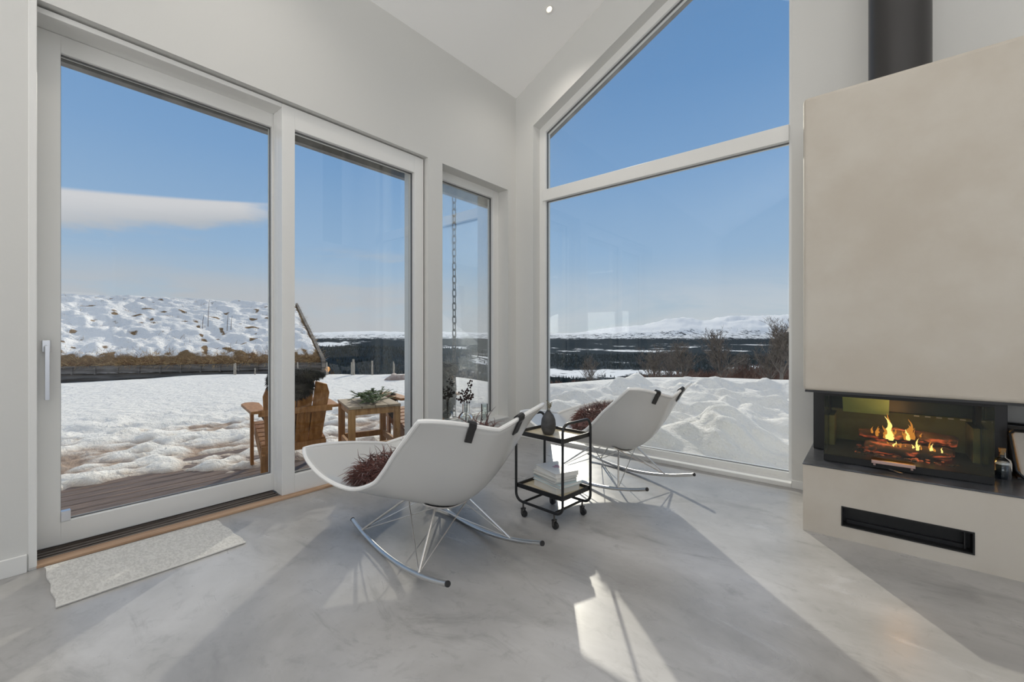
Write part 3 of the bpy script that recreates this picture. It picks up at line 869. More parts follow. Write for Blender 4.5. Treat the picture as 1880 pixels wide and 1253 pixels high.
for k in range(14):
    a = 2 * math.pi * k / 14; rr_ = 0.026 + 0.009 * math.sin(3 * a + 0.6); pts.append((-0.005 + rr_ * 1.3 * math.cos(a), 0.01 + rr_ * 0.8 * math.sin(a)))
mb.prism(pts, 0.0250, 0.0254, 'z'); mb.build('cover_picture', 'print_red', bk)

# vase with a dried sprig on the top tray
vz = 0.456
vs_ = thing('vase', (-1.3785, 1.975, vz)); tag(vs_, 'matt charcoal egg-shaped bud vase on the upper tray of the trolley', 'vase')
mb = MB(); mb.lathe([(0.022, 0), (0.030, 0.006), (0.039, 0.030), (0.0415, 0.055), (0.038, 0.085), (0.029, 0.108), (0.016, 0.123), (0.011, 0.131), (0.0115, 0.134), (0.0085, 0.134), (0.008, 0.118)], n=32)
mb.build('vase_body', 'vase_ceramic', vs_, smooth=True)
R = random.Random(4); mb = MB()
for k in range(9):
    a = R.uniform(0, 6.28); t_ = Vector((0.016 * math.cos(a), 0.016 * math.sin(a), R.uniform(0.035, 0.055)))
    mb.tube([(0, 0, 0.11), (t_.x * 0.4, t_.y * 0.4, 0.134), (t_.x, t_.y, 0.134 + t_.z)], 0.0007, 4)
    for j in range(5):
        q_ = Vector((t_.x * (0.6 + 0.12 * j), t_.y * (0.6 + 0.12 * j), 0.134 + t_.z * (0.4 + 0.14 * j)))
        mb.ell(q_ + Vector((R.uniform(-1, 1), R.uniform(-1, 1), 0)) * 0.004, (0.0026,) * 3, 6, 4)
dsp = mb; mb = MB(); dsp.v = [(p[0] - 1.3785, p[1] + 1.975, p[2] + vz) for p in dsp.v]
tag(dsp.build('dried_sprig', 'sprig'), 'small dried grey-green sprig standing in the charcoal bud vase', 'dried plant')

# ------------------------------------------------------------------ things on the narrow window sill
sz = 0.212
def on_ray(px, X):            # a plan point at wall depth X seen in direction px (used once to measure the sill pieces)
    u = (px - 940) / 790; dd_ = X / (-0.6394 + 0.7688 * u); return plan(u * dd_, dd_)
bx, by = -2.800, 2.717
gv = thing('glass_vase', (bx, by, sz)); tag(gv, 'clear round glass bottle vase on the narrow window sill holding dark dried branches', 'vase')
mb = MB(); mb.lathe([(0.002, 0.002), (0.045, 0.002), (0.062, 0.018), (0.070, 0.045), (0.066, 0.075), (0.050, 0.098), (0.033, 0.110), (0.031, 0.120), (0.031, 0.185), (0.034, 0.188)], n=32, cap=False)
mb.build('glass_body', 'vase_glass', gv, smooth=True)
mb = MB(); R = random.Random(11)
for k, (ax, ay, top) in enumerate(((0.03, 0.00, 0.385), (0.075, 0.03, 0.375), (-0.06, -0.03, 0.31), (0.10, 0.02, 0.27), (0.0, 0.03, 0.30), (-0.10, -0.01, 0.25))):
    p0 = Vector((bx, by, sz + 0.01)); p1 = Vector((bx + ax * 0.15, by + ay * 0.2, sz + 0.18)); p2 = Vector((bx + 0.02 * ay, by + ax, sz + top))
    mb.tube([p0, p1, (p1 + p2) / 2 + Vector((0, 0.006, 0)), p2], [0.0024, 0.002, 0.0017, 0.001], 5)
    for j in range(15):
        t_ = R.uniform(0.25, 1.0); q_ = p1.lerp(p2, t_) + Vector((R.uniform(-1, 1), R.uniform(-1, 1), R.uniform(-1, 1))) * 0.018
        mb.tube([p1.lerp(p2, max(0, t_ - 0.08)), q_], 0.0008, 4)
        mb.ell(q_, (0.0075, 0.0075, 0.0085), 7, 5, 0.3, j)
tag(mb.build('dried_branches', 'dried_stem'), 'dark dried branches with small seed heads standing in the glass bottle vase', 'dried plant')
mb = MB(); jx, jy = -2.805, 2.965
mb.lathe([(0.002, 0.001), (0.030, 0.001), (0.032, 0.006), (0.031, 0.030), (0.033, 0.150), (0.034, 0.152), (0.031, 0.152), (0.029, 0.012)], (jx, jy, sz), 28, cap=False)
tag(mb.build('drinking_glass', 'vase_glass', smooth=True), 'clear straight glass tumbler standing on the narrow window sill right of the dried branches', 'glass')

# ------------------------------------------------------------------ fireplace
FY = 2.680; FX0, FX1 = -0.267, 1.70
BY = YW
fp = thing('fireplace', (0.12, 3.0, 0)); tag(fp, 'beige plastered fireplace with a wide glass-fronted stove insert and black flue', 'fireplace')
def lf(mb, ): mb.v = [(p[0] - 0.12, p[1] - 3.0, p[2]) for p in mb.v]; return mb
vx0, vx1, vz0, vz1 = -0.109, 0.345, 0.066, 0.163
mb = MB()
mb.box(FX0, vx0, FY, BY - 0.001, 0, 0.340); mb.box(vx1, FX1, FY, BY - 0.001, 0, 0.340); mb.box(vx0, vx1, FY, BY - 0.001, 0, vz0); mb.box(vx0, vx1, FY, BY - 0.001, vz1, 0.340); mb.box(vx0, vx1, FY + 0.15, BY - 0.001, vz0, vz1)
lf(mb).build('plaster_base', 'plaster', fp)
mb = MB(); ring(mb, 'y', FY - 0.003, FY + 0.10, (vx0, vx1, vz0, vz1), (vx0 + 0.006, vx1 - 0.006, vz0 + 0.006, vz1 - 0.006)); mb.box(vx0, vx1, FY + 0.06, FY + 0.15, vz0, vz1)
vt = lf(mb).build('air_vent', 'black_matte', fp)
mb = MB(); mb.box(vx0 + 0.02, vx1 - 0.02, FY + 0.040, FY + 0.060, vz0 + 0.006, vz0 + 0.022); mb.box(vx1 - 0.03, vx1 - 0.026, FY + 0.02, FY + 0.06, vz0 + 0.01, vz1 - 0.01)
lf(mb).build('vent_rail', 'black_steel', vt)
mb = MB(); mb.box(FX0 - 0.002, FX1, FY - 0.003, BY - 0.002, 0.340, 0.348)
lf(mb).build('hearth_slab', 'slate', fp, bevel=0.002, label='dark slate hearth slab')
mb = MB(); mb.box(FX0, FX1, FY, BY - 0.001, 0.723, 2.236)
hood = lf(mb).build('plaster_hood', 'plaster', fp, bevel=0.022)
hood.modifiers['bevel'].segments = 4
mb = MB(); mb.box(FX0 + 0.008, FX1, FY + 0.006, BY - 0.004, 0.716, 0.726)
lf(mb).build('hood_edge', 'black_steel', fp)
# flue
mb = MB(); mb.lathe([(0.125, 2.236), (0.125, 4.72)], (0.118, 3.03, 0), 48)
lf(mb).build('flue_pipe', 'pipe_black', fp, smooth=True)
# firebox
bx0, bx1, by0, by1, bz0, bz1 = -0.255, 0.502, 3.07, 3.36, 0.349, 0.715
gx0, gx1, gy = -0.186, 0.420, 2.80
mb = MB()
mb.box(bx0, gx0 + 0.0, by0, by1, bz0, bz1); mb.box(gx1, bx1, by0, by1, bz0, bz1); mb.box(gx0, gx1, by1 - 0.03, by1, bz0, bz1)
mb.box(gx0, gx1, gy, by1 - 0.03, bz1 - 0.022, bz1); mb.box(gx0, gx1, gy + 0.004, by1 - 0.03, bz0, bz0 + 0.030)
lf(mb).build('firebox', 'black_steel', fp, bevel=0.002)
mb = MB(); mb.box(gx0, gx1, gy - 0.002, gy + 0.004, bz0 + 0.002, bz0 + 0.034); mb.box(gx0, gx1, gy - 0.001, gy + 0.004, bz1 - 0.024, bz1); mb.box(gx0 - 0.002, gx0 + 0.001, gy - 0.002, gy + 0.004, bz0 + 0.002, bz1)
dr = lf(mb).build('door', 'black_matte', fp)
mb = MB()
mb.box(gx0, gx1, gy, gy + 0.004, bz0 + 0.034, bz1 - 0.024)
mb.box(gx0, gx0 + 0.004, gy + 0.004, by0, bz0 + 0.030, bz1 - 0.024); mb.box(gx1 - 0.004, gx1, gy + 0.004, by0, bz0 + 0.030, bz1 - 0.024)
lf(mb).build('glass_panel', 'stove_glass', dr)
mb = MB(); mb.box(0.005, 0.165, gy - 0.040, gy - 0.020, bz0 + 0.030, bz0 + 0.046)
mb.box(0.012, 0.022, gy - 0.022, gy, bz0 + 0.016, bz0 + 0.040); mb.box(0.148, 0.158, gy - 0.022, gy, bz0 + 0.016, bz0 + 0.040)
lf(mb).build('handle', 'copper', dr, bevel=0.002, label='brushed copper-toned bar handle')
mb = MB(); mb.beam((0.075, gy - 0.008, bz0 + 0.006), (0.115, gy - 0.052, bz0 + 0.004), 0.012, 0.003)
lf(mb).build('air_lever', 'chrome', fp)
# lining
mb = MB(); mb.box(gx0 + 0.004, gx1 - 0.004, by1 - 0.055, by1 - 0.031, bz0 + 0.030, bz0 + 0.215)
mb.box(gx0 + 0.004, gx0 + 0.03, by0 + 0.01, by1 - 0.055, bz0 + 0.030, bz0 + 0.20); mb.box(gx1 - 0.03, gx1 - 0.004, by0 + 0.01, by1 - 0.055, bz0 + 0.030, bz0 + 0.20)
lf(mb).build('rear_lining', 'vermiculite', fp, bevel=0.002)
mb = MB(); mb.beam((-0.02, 3.16, bz0 + 0.225), (-0.02, 3.05, bz1 - 0.024), 0.20, 0.018, up=(0, 1, 0.4))  # added plate, shaped and coloured as a reflection in the stove glass
lf(mb).build('reflection_plate', 'reflection_green', fp, label='pale green plate standing in for a reflection in the stove glass')
mb = MB()

for k in range(5):
    mb = MB(); mb.box(0.19 + 0.045 * k, 0.212 + 0.045 * k, by1 - 0.060, by1 - 0.054, bz0 + 0.205, bz0 + 0.211); lf(mb).build('air_slot', 'foam_white', fp)
# logs burning in it
def log(p, q_, r, seed, label, mat='ember_log'):
    mb = MB(); R = random.Random(seed); p, q_ = Vector(p), Vector(q_); N = 14
    pts = [p.lerp(q_, k / N) + Vector((R.uniform(-1, 1), R.uniform(-1, 1), R.uniform(-1, 1))) * 0.0025 for k in range(N + 1)]
    mb.tube(pts, [r * (1 + R.uniform(-0.16, 0.12)) * (0.82 if k in (0, N) else 1) for k in range(N + 1)], 9)
    return tag(mb.build('firewood_log', mat, smooth=True), label, 'firewood', 'logs burning in the fireplace')
lz = bz0 + 0.030
log((-0.02, 3.00, lz + 0.034), (0.315, 3.04, lz + 0.034), 0.033, 1, 'charred log lying lowest at the front of the fire')
log((0.00, 3.12, lz + 0.034), (0.33, 3.13, lz + 0.034), 0.033, 2, 'glowing log lying low at the back of the fire')
log((-0.045, 3.055, lz + 0.094), (0.23, 3.085, lz + 0.094), 0.026, 3, 'split log glowing red on top of the lower logs')
log((0.09, 3.09, lz + 0.108), (0.335, 3.06, lz + 0.098), 0.030, 4, 'log with orange edge lying across the right side of the fire')
mb = MB(); R = random.Random(9)
for k in range(90):
    x, y = R.uniform(-0.06, 0.34), R.uniform(2.92, 3.22); mb.ell((x, y, lz + 0.003), (R.uniform(0.006, 0.014), R.uniform(0.005, 0.010), 0.005), 7, 4, 0.5, k)
tag(mb.build('embers', 'ember_log', recalc=False), 'bed of ash and red embers under the burning logs', 'embers', kind='stuff')
R = random.Random(15)
fl_specs = [(0.072, 3.03, 0.080, 0.120, 0.017, 0), (0.084, 3.025, 0.075, 0.085, 0.015, 0), (0.062, 3.03, 0.08, 0.070, 0.012, 1), (0.092, 3.03, 0.09, 0.055, 0.010, 1), (0.078, 3.035, 0.12, 0.095, 0.010, 1),
            (0.148, 3.04, 0.085, 0.080, 0.014, 1), (0.160, 3.035, 0.09, 0.105, 0.012, 1), (0.152, 3.03, 0.085, 0.055, 0.012, 0), (0.172, 3.04, 0.09, 0.060, 0.010, 1),
            (0.186, 2.995, 0.045, 0.060, 0.008, 0), (0.232, 3.01, 0.050, 0.050, 0.006, 1), (0.24, 3.01, 0.050, 0.035, 0.006, 0), (0.03, 3.02, 0.09, 0.045, 0.008, 1)]
for k in range(15): fl_specs.append((R.uniform(0.07, 0.28), R.uniform(2.980, 3.0), 0.050, R.uniform(0.010, 0.032), R.uniform(0.004, 0.007), R.choice((0, 1))))
for k in range(12): fl_specs.append((R.uniform(0.0, 0.22), R.uniform(3.01, 3.06), 0.105, R.uniform(0.012, 0.040), R.uniform(0.004, 0.008), 1))
fire = thing('fire', (0.12, 3.03, lz)); tag(fire, 'small yellow fire burning over the logs behind the stove glass', 'fire')
def tongue(x, y, z, h, r, seed):
    mb = MB(); R = random.Random(seed); N = 12; ph = R.uniform(0, 6); q1 = R.uniform(3, 6)
    pts = []; rs = []
    for k in range(N + 1):
        t_ = k / N
        pts.append((x + 0.9 * r * math.sin(ph + q1 * t_) * t_ + R.uniform(-.08, .08) * r, y + 0.4 * r * math.cos(ph + 4 * t_) * t_, z + h * t_))
        rs.append(max(0.0004, r * (math.sin(math.pi * min(1, 0.25 + 0.72 * t_)) ** 0.9) * (1 - 0.75 * t_) * R.uniform(0.75, 1.15)))
    mb.tube(pts, rs, 8); return mb
for k, (x, y, dz, h, r, kind_) in enumerate(fl_specs):
    mb = tongue(x, y, lz + dz, h, r, k); mb.v = [(p[0] - 0.12, p[1] - 3.03, p[2] - lz) for p in mb.v]
    mb.build('flame', 'flame_edge' if kind_ else 'flame_core', fire, smooth=True)
fl = bpy.data.lights.new('fire_light', 'POINT'); fl.energy = 1.6; fl.color = (1.0, 0.45, 0.14); fl.shadow_soft_size = 0.04
fo = bpy.data.objects.new('fire_light', fl); COL.objects.link(fo); fo.location = (0.12 * S, 2.96 * S, (lz + 0.17) * S)

# bottle beside the insert
bt = thing('bottle', (0.468, 2.965, 0.348)); tag(bt, 'small corked glass bottle of dark oil on the slate beside the stove', 'bottle')
mb = MB(); mb.lathe([(0.028, 0), (0.031, 0.004), (0.031, 0.072), (0.027, 0.088), (0.012, 0.100), (0.0105, 0.124), (0.012, 0.126)], n=28, cap=False); mb.build('bottle_glass', 'vase_glass', bt, smooth=True)
mb = MB(); mb.lathe([(0.028, 0.001), (0.0285, 0.003), (0.0285, 0.066), (0.027, 0.068)], n=28); mb.build('oil', 'dark_liquid', bt, smooth=True)
mb = MB(); mb.lathe([(0.0287, 0.068), (0.0287, 0.076), (0.024, 0.078)], n=28); mb.build('foam', 'foam_white', bt, smooth=True)
mb = MB(); mb.lathe([(0.0095, 0.110), (0.0115, 0.130), (0.0125, 0.140)], n=20); mb.build('cork', 'cork', bt, smooth=True)
# firewood carrier at the right end
cr_ = thing('firewood_carrier', (0.66, 3.05, 0.348)); tag(cr_, 'beige sling firewood carrier in a thin black frame at the right edge of the hearth', 'firewood carrier')
for y in (-0.055, 0.16):
    mb = MB(); mb.tube([(-0.120, y, 0.008), (-0.145, y, 0.04), (-0.165, y, 0.205), (-0.15, y, 0.222), (0.25, y, 0.222), (0.262, y, 0.205), (0.24, y, 0.04), (0.22, y, 0.008), (-0.12, y, 0.008)], 0.006, 8)
    mb.build('frame', 'black_steel', cr_, smooth=True)
mb = MB(); mb.prism([(-0.128, 0.016), (0.225, 0.016), (0.250, 0.20), (0.245, 0.214), (-0.148, 0.214), (-0.155, 0.20)], -0.046, 0.152); mb.build('sling', 'sling', cr_, bevel=0.008, label='beige felt sling')
mb = MB(); mb.beam((-0.13, -0.055, 0.006), (-0.13, 0.16, 0.006), 0.02, 0.010); mb.build('foot_bar', 'black_steel', cr_)
mb = MB(); mb.beam((0.22, -0.055, 0.006), (0.22, 0.16, 0.006), 0.02, 0.010); mb.build('foot_bar', 'black_steel', cr_)

# ------------------------------------------------------------------ outside: snow yard
def vnoise(x, y, seed=0):
    """smooth value noise on arrays"""
    x = np.asarray(x, float); y = np.asarray(y, float)
    xi = np.floor(x).astype(np.int64); yi = np.floor(y).astype(np.int64); fx = x - xi; fy = y - yi
    def h(a, b2):
        n = (a * 374761393 + b2 * 668265263 + seed * 974634777) & 0xffffffff
        n = ((n ^ (n >> 13)) * 1274126177) & 0xffffffff
        return ((n ^ (n >> 16)) & 0xffff) / 65535.0
    ux = fx * fx * (3 - 2 * fx); uy = fy * fy * (3 - 2 * fy)
    return (h(xi, yi) * (1 - ux) + h(xi + 1, yi) * ux) * (1 - uy) + (h(xi, yi + 1) * (1 - ux) + h(xi + 1, yi + 1) * ux) * uy
def fbm(x, y, oct_=4, seed=0, gain=0.5):
    t = 0; a = 1; n = 0
    for k in range(oct_):
        t = t + a * vnoise(x * 2 ** k + 17.3 * k, y * 2 ** k - 9.1 * k, seed + k); n += a; a *= gain
    return t / n
def sm(x, a, b2):
    t = np.clip((x - a) / (b2 - a), 0, 1); return t * t * (3 - 2 * t)

def axis_steps(lo, hi, centre, s0, grow, smax):
    out = [centre]; st = s0; p = centre
    while p < hi: p += st; out.append(p); st = min(smax, st * grow)
    st = s0; p = centre; neg = []
    while p > lo: p -= st; neg.append(p); st = min(smax, st * grow)
    return np.array(neg[::-1] + out)
def yard_z(X, Y):
    d = -0.6394 * X + 0.7688 * Y; lat = 0.7688 * X + 0.6394 * Y
    rr = np.hypot(X, Y)
    side = X < XO                                   # yard beside the sliding door
    n1 = fbm(X * 1.1, Y * 1.1, 4, 3); n2 = fbm(X * 3.3, Y * 3.3, 4, 9); n3 = np.abs(fbm(X * 5.5, Y * 4.5, 3, 21) - 0.5)
    tread = sm(rr, 3.0, 4.5) * (1 - sm(rr, 6.5, 9.0))
    z = -0.045 + 0.05 * (n1 - 0.5) + tread * (0.07 * (fbm(X * 9, Y * 7, 2, 33) - 0.5) + 0.13 * (n2 - 0.5) - 0.22 * (0.16 - np.minimum(n3, 0.16)))
    # snow thins out on the decking by the door
    edge = -4.15 + 0.42 * sm(Y, 0.2, 1.8) + 0.10 * (n2 - 0.5) * 2
    z = z - 0.085 * sm(X, edge - 0.25, edge + 0.12) * (Y < 3.3)
    # plateau rim
    rim = 11.6 - 2.6 * sm(-lat / np.maximum(d, .1), 0.62, 1.08) - 2.9 * sm(-lat / np.maximum(d, .1), 0.22, -0.02)
    z = z - 0.055 * np.maximum(0, d - rim) ** 1.4
    # ploughed bank outside the gable window
    a = lat / np.maximum(d, .1)
    bank = sm(Y, 3.75, 6.8) * sm(a, -0.12, 0.28)
    lump = fbm(X * 1.7 + 5, Y * 1.7, 3, 40); lump2 = fbm(X * 3.6, Y * 3.6, 3, 55); l3_ = np.abs(fbm(X * 1.05, Y * 1.3 + 3, 3, 71) - 0.5)
    zb = -0.02 + 0.26 * sm(d, 3.6, 6.9) * (0.45 + 0.55 * sm(a, 0.02, 0.34)) - 0.05 * sm(a, 0.42, 0.66)
    near_ = sm(Y, 3.75, 4.5) * (1 - sm(d, 6.4, 8.2))
    zb = zb + near_ * (0.46 * (lump - 0.45) + 0.16 * (lump2 - 0.5) + 0.5 * (0.12 - np.minimum(l3_, 0.12)))
    zb = zb - 0.16 * sm(X, -1.5, -0.7) * (1 - sm(Y, 3.8, 4.4))
    zb = zb - 0.10 * np.maximum(0, d - 8.0) ** 1.4 * (a > -0.3)
    w_ = sm(Y, 3.7, 4.3) * sm(a, -0.06, 0.06)
    return z * (1 - w_) + zb * w_
gx = axis_steps(-17.5, 9.0, -3.2, 0.045, 1.006, 0.16); gy_ = axis_steps(-5.5, 17.5, 3.4, 0.045, 1.006, 0.16)
XX, YY = np.meshgrid(gx, gy_, indexing='ij'); ZZ = yard_z(XX, YY)
nx, ny = XX.shape
inside = (XX > XO - 0.0) & (YY < YO + 0.0)
dirt = sm(ZZ, -0.045, -0.085) * (XX < XO) * (np.hypot(XX, YY) < 6.5)
dirt = np.maximum(dirt, 0.6 * sm(fbm(XX * 2.2, YY * 2.2, 4, 88), 0.58, 0.72) * (1 - sm(np.hypot(XX, YY), 3.6, 4.8)) * (XX < XO) * (YY < 3.2))
ids = -np.ones((nx, ny), int); keep = ~inside
ids[keep] = np.arange(keep.sum())
verts = np.stack([XX[keep], YY[keep], ZZ[keep]], 1)
A_i, B_i, C_i, D_i = ids[:-1, :-1], ids[1:, :-1], ids[1:, 1:], ids[:-1, 1:]
ok = (A_i >= 0) & (B_i >= 0) & (C_i >= 0) & (D_i >= 0)
faces = np.stack([A_i[ok], B_i[ok], C_i[ok], D_i[ok]], 1)
def npmesh(name, v, f, mat, attrs=None, smooth=True):
    me = bpy.data.meshes.new(name)
    me.vertices.add(len(v)); me.vertices.foreach_set('co', (v * S).ravel().astype(np.float32))
    me.loops.add(f.size); me.loops.foreach_set('vertex_index', f.ravel().astype(np.int32))
    me.polygons.add(len(f)); me.polygons.foreach_set('loop_start', np.arange(0, f.size, f.shape[1], dtype=np.int32))
    me.polygons.foreach_set('use_smooth', np.full(len(f), smooth))
    for k, a in (attrs or {}).items():
        at = me.attributes.new(k, 'FLOAT', 'POINT'); at.data.foreach_set('value', a.astype(np.float32))
    me.update(calc_edges=True); me.validate()
    me.materials.append(MATS[mat])
    o = bpy.data.objects.new(name, me); COL.objects.link(o)
    return o
struct(npmesh('snow_ground', verts, faces, 'snow', {'dirt': dirt[keep]}), 'trodden snow round the house rising to a bank outside the gable window')

# decking under the sliding door
dk = MB()
for k in range(13):
    x1 = XO - 0.012 - k * 0.125; dk.box(x1 - 0.118, x1, -3.0, 3.2, -0.12, -0.075)
struct(dk.build('terrace_floor', 'deck_wood', bevel=0.003), 'brown wet decking boards outside the sliding door')

# ---- far country: valley, wooded hills and mountains, true distances
na_, nr_ = 760, 300
px = np.linspace(-260, 1900, na_); uu = (px - 940) / 790
rad = 13.0 * (7000 / 13.0) ** np.linspace(0, 1, nr_)
U, Dd = np.meshgrid(uu, rad, indexing='ij')
LX = -0.6394 * Dd + 0.7688 * U * Dd; LY = 0.7688 * Dd + 0.6394 * U * Dd
PX = 940 + 790 * U
base = np.interp(np.log(Dd), np.log([13, 20, 45, 110, 330, 620, 1200, 2200, 3300, 4200, 7000]), [-1.6, -4.0, -9, -19, -38, -58, -62, -62, -60, -55, -50])
def bump(v, c, w_): return np.exp(-((v - c) / w_) ** 2)
f1 = fbm(LX / 260, LY / 260, 5, 101); f2 = fbm(LX / 70, LY / 70, 4, 111); fm = fbm(LX / 620, LY / 620, 6, 131, 0.56)
z = base + (f1 - 0.5) * 16 * sm(Dd, 120, 600) + (f2 - 0.5) * 3.0 * sm(Dd, 60, 300)
# wooded hill left of centre
hl = bump(np.log(Dd), math.log(780), 0.26) * (bump(PX, 700, 80) * 34 + bump(PX, 610, 60) * 24 + bump(PX, 850, 90) * 27)
hl = hl + bump(np.log(Dd), math.log(1500), 0.2) * (18 + 22 * fbm(PX / 90, Dd / 900, 3, 7)) * sm(PX, 1100, 700)
# long dark ridge
rd = bump(np.log(Dd), math.log(2900), 0.13) * (34 + 12 * fbm(PX / 70, Dd / 3000, 4, 17)) * sm(PX, 1180, 980)
# far snow range
top = np.interp(PX, [-300, 520, 600, 700, 800, 900, 1000, 1060, 1110, 1180, 1250, 1290, 1340, 1400, 1460, 1560, 1900],
                [0.006, 0.008, 0.010, 0.010, 0.010, 0.007, 0.005, 0.008, 0.017, 0.026, 0.042, 0.035, 0.043, 0.045, 0.050, 0.048, 0.05])
mt = sm(np.log(Dd), math.log(3500), math.log(5400)) * (top * Dd + 55 + 1) + sm(np.log(Dd), math.log(3500), math.log(4600)) * (fm - 0.5) * 95 * (0.25 + top * 18)
rg_ = 1 - np.abs(2 * fbm(LX / 300, LY / 300, 5, 151) - 1)
mt = mt + sm(np.log(Dd), math.log(3600), math.log(4700)) * (rg_ - 0.72) * 60 * (0.3 + top * 14)
back = sm(np.log(Dd), math.log(5700), math.log(6900)) * 160
z = z + hl + rd + mt - back
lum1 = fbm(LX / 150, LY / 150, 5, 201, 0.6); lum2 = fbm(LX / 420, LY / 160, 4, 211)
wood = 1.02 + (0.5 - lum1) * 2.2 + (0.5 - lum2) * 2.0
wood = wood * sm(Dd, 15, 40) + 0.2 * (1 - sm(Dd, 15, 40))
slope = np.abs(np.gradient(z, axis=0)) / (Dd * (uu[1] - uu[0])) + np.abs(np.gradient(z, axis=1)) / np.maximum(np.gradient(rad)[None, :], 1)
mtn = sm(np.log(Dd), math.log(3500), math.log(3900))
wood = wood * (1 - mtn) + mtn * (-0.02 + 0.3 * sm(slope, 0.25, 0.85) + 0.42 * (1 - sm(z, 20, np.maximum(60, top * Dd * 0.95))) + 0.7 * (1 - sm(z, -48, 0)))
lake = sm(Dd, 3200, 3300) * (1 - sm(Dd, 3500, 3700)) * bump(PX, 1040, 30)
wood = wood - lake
v = np.stack([LX, LY, z], 2).reshape(-1, 3)
I = np.arange(na_ * nr_).reshape(na_, nr_)
fc = np.stack([I[:-1, :-1].ravel(), I[1:, :-1].ravel(), I[1:, 1:].ravel(), I[:-1, 1:].ravel()], 1)
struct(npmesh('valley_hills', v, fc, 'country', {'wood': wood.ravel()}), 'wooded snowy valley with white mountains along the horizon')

# spruce woods on the nearer slopes: one mass nobody could count
R = np.random.RandomState(5); N = 14000
pu = R.uniform((430 - 940) / 790, (1560 - 940) / 790, N * 3); pd_ = np.exp(R.uniform(math.log(380), math.log(1500), N * 3))
ix = np.clip(((pu - uu[0]) / (uu[1] - uu[0])).astype(int), 0, na_ - 2); ir = np.clip(np.searchsorted(rad, pd_) - 1, 0, nr_ - 2)
wv = wood[ix, ir]; fr = (pd_ - rad[ir]) / (rad[ir + 1] - rad[ir]); fu = (pu - uu[ix]) / (uu[1] - uu[0])
zz = (z[ix, ir] * (1 - fr) + z[ix, ir + 1] * fr) * (1 - fu) + (z[ix + 1, ir] * (1 - fr) + z[ix + 1, ir + 1] * fr) * fu
sel = np.where(wv + R.uniform(-.25, .25, N * 3) > 0.75)[0][:N]
tv = []; tf = []
for k, i_ in enumerate(sel):
    x, y = camdir(pu[i_] * pd_[i_], pd_[i_]); h = R.uniform(3.0, 6.5) * (0.6 + pd_[i_] / 1500); r = h * 0.20; o0 = len(tv)
    for j in range(5): tv.append((x + r * math.cos(j * 1.2566), y + r * math.sin(j * 1.2566), zz[i_] - 0.4))
    tv.append((x, y, zz[i_] + h))
    for j in range(5): tf.append((o0 + j, o0 + (j + 1) % 5, o0 + 5))
sp_ = npmesh('spruce_forest', np.array(tv), np.array(tf), 'spruce', smooth=False)
tag(sp_, 'dark spruce forest covering the valley slopes far below', 'forest', kind='stuff')

# ------------------------------------------------------------------ turf-roofed cabin beyond the yard
def cp(lat, d_, z_):
    x, y = camdir(lat, d_); return Vector((x, y, z_))
def at(px_, py_, d_):
    """point seen at (px_, py_) from the viewer, at forward distance d_"""
    return cp((px_ - 940) / 790 * d_, d_, 1 - (py_ - 619) / 790 * d_)
EA, EB = at(60, 679, 11.6), at(592, 669, 14.2)       # eave line, left to right
RC, RD = at(545, 566, 24.0), at(-60, 541, 21.5)      # roof top, right to left
EA = EB + (EA - EB) * 1.25
cab = thing('cabin', (EB.x, EB.y, EB.z - 1.6)); tag(cab, 'low grey timber cabin with a snowy turf roof standing beyond the yard', 'cabin')
co = Vector((EB.x, EB.y, EB.z - 1.6))
def lc(mb): mb.v = [(p[0] - co.x, p[1] - co.y, p[2] - co.z) for p in mb.v]; return mb
nu, nv_ = 150, 70; vs = []; bare = []; fs = []
upn = (EB - EA).cross(RC - EB).normalized()
for i in range(nu + 1):
    for j in range(nv_ + 1):
        u, t_ = i / nu, j / nv_
        p = (EA * (1 - u) + EB * u) * (1 - t_) + (RD * (1 - u) + RC * u) * t_
        n1 = mnoise.noise(Vector((u * 14, t_ * 11, 1))); n2 = mnoise.noise(Vector((u * 38, t_ * 34, 5)))
        h = 0.20 + 0.15 * n1 + 0.10 * n2
        fall = min(1.0, t_ / 0.05, (1 - u) / 0.012)
        q_ = p + upn * (0.05 + h * fall)
        vs.append(q_)
        b0 = 0.95 * max(0, 1 - t_ / 0.10) + 0.75 * max(0, (u - 0.975) / 0.025)
        b0 += 0.9 * max(0.0, mnoise.noise(Vector((u * 30, t_ * 22, 9))) - 0.14) * 2.0
        bare.append(b0)
for i in range(nu):
    for j in range(nv_):
        a = i * (nv_ + 1) + j; fs.append((a, a + nv_ + 1, a + nv_ + 2, a + 1))
v = np.array([(p.x - co.x, p.y - co.y, p.z - co.z) for p in vs])
ro = npmesh('turf_roof', v, np.array(fs), 'turf_snow', {'bare': np.array(bare)}); ro.parent = cab
# grass sticking out of the turf: eave fringe and tufts
R = random.Random(21); mb = MB()
ed = (EB - EA); out_ = Vector((ed.y, -ed.x, 0)).normalized()
if out_.dot(Vector((-EB.x, -EB.y, 0))) < 0: out_ = -out_
for k in range(6500):
    u = R.random() ** 0.8; t_ = abs(R.gauss(0, 0.035))
    if R.random() < 0.18:
        for _ in range(8):
            u, t_ = R.random(), R.random()
            if mnoise.noise(Vector((u * 30, t_ * 22, 9))) > 0.25: break
    if R.random() < 0.10: u, t_ = 1 - abs(R.gauss(0, 0.010)), R.random()
    p = (EA * (1 - u) + EB * u) * (1 - t_) + (RD * (1 - u) + RC * u) * t_
    p = p + upn * (0.12 if t_ > 0.05 else 0.06)
    dr_ = Vector((R.uniform(-1, 1), R.uniform(-1, 1), R.uniform(0.6, 1.8))) + out_ * R.uniform(0, 1.0)
    if t_ < 0.02: dr_ += out_ * 0.8 - Vector((0, 0, 0.6))
    hair(mb, p, dr_, R.uniform(0.12, 0.34), 0.22, 0.0085, R, 3)
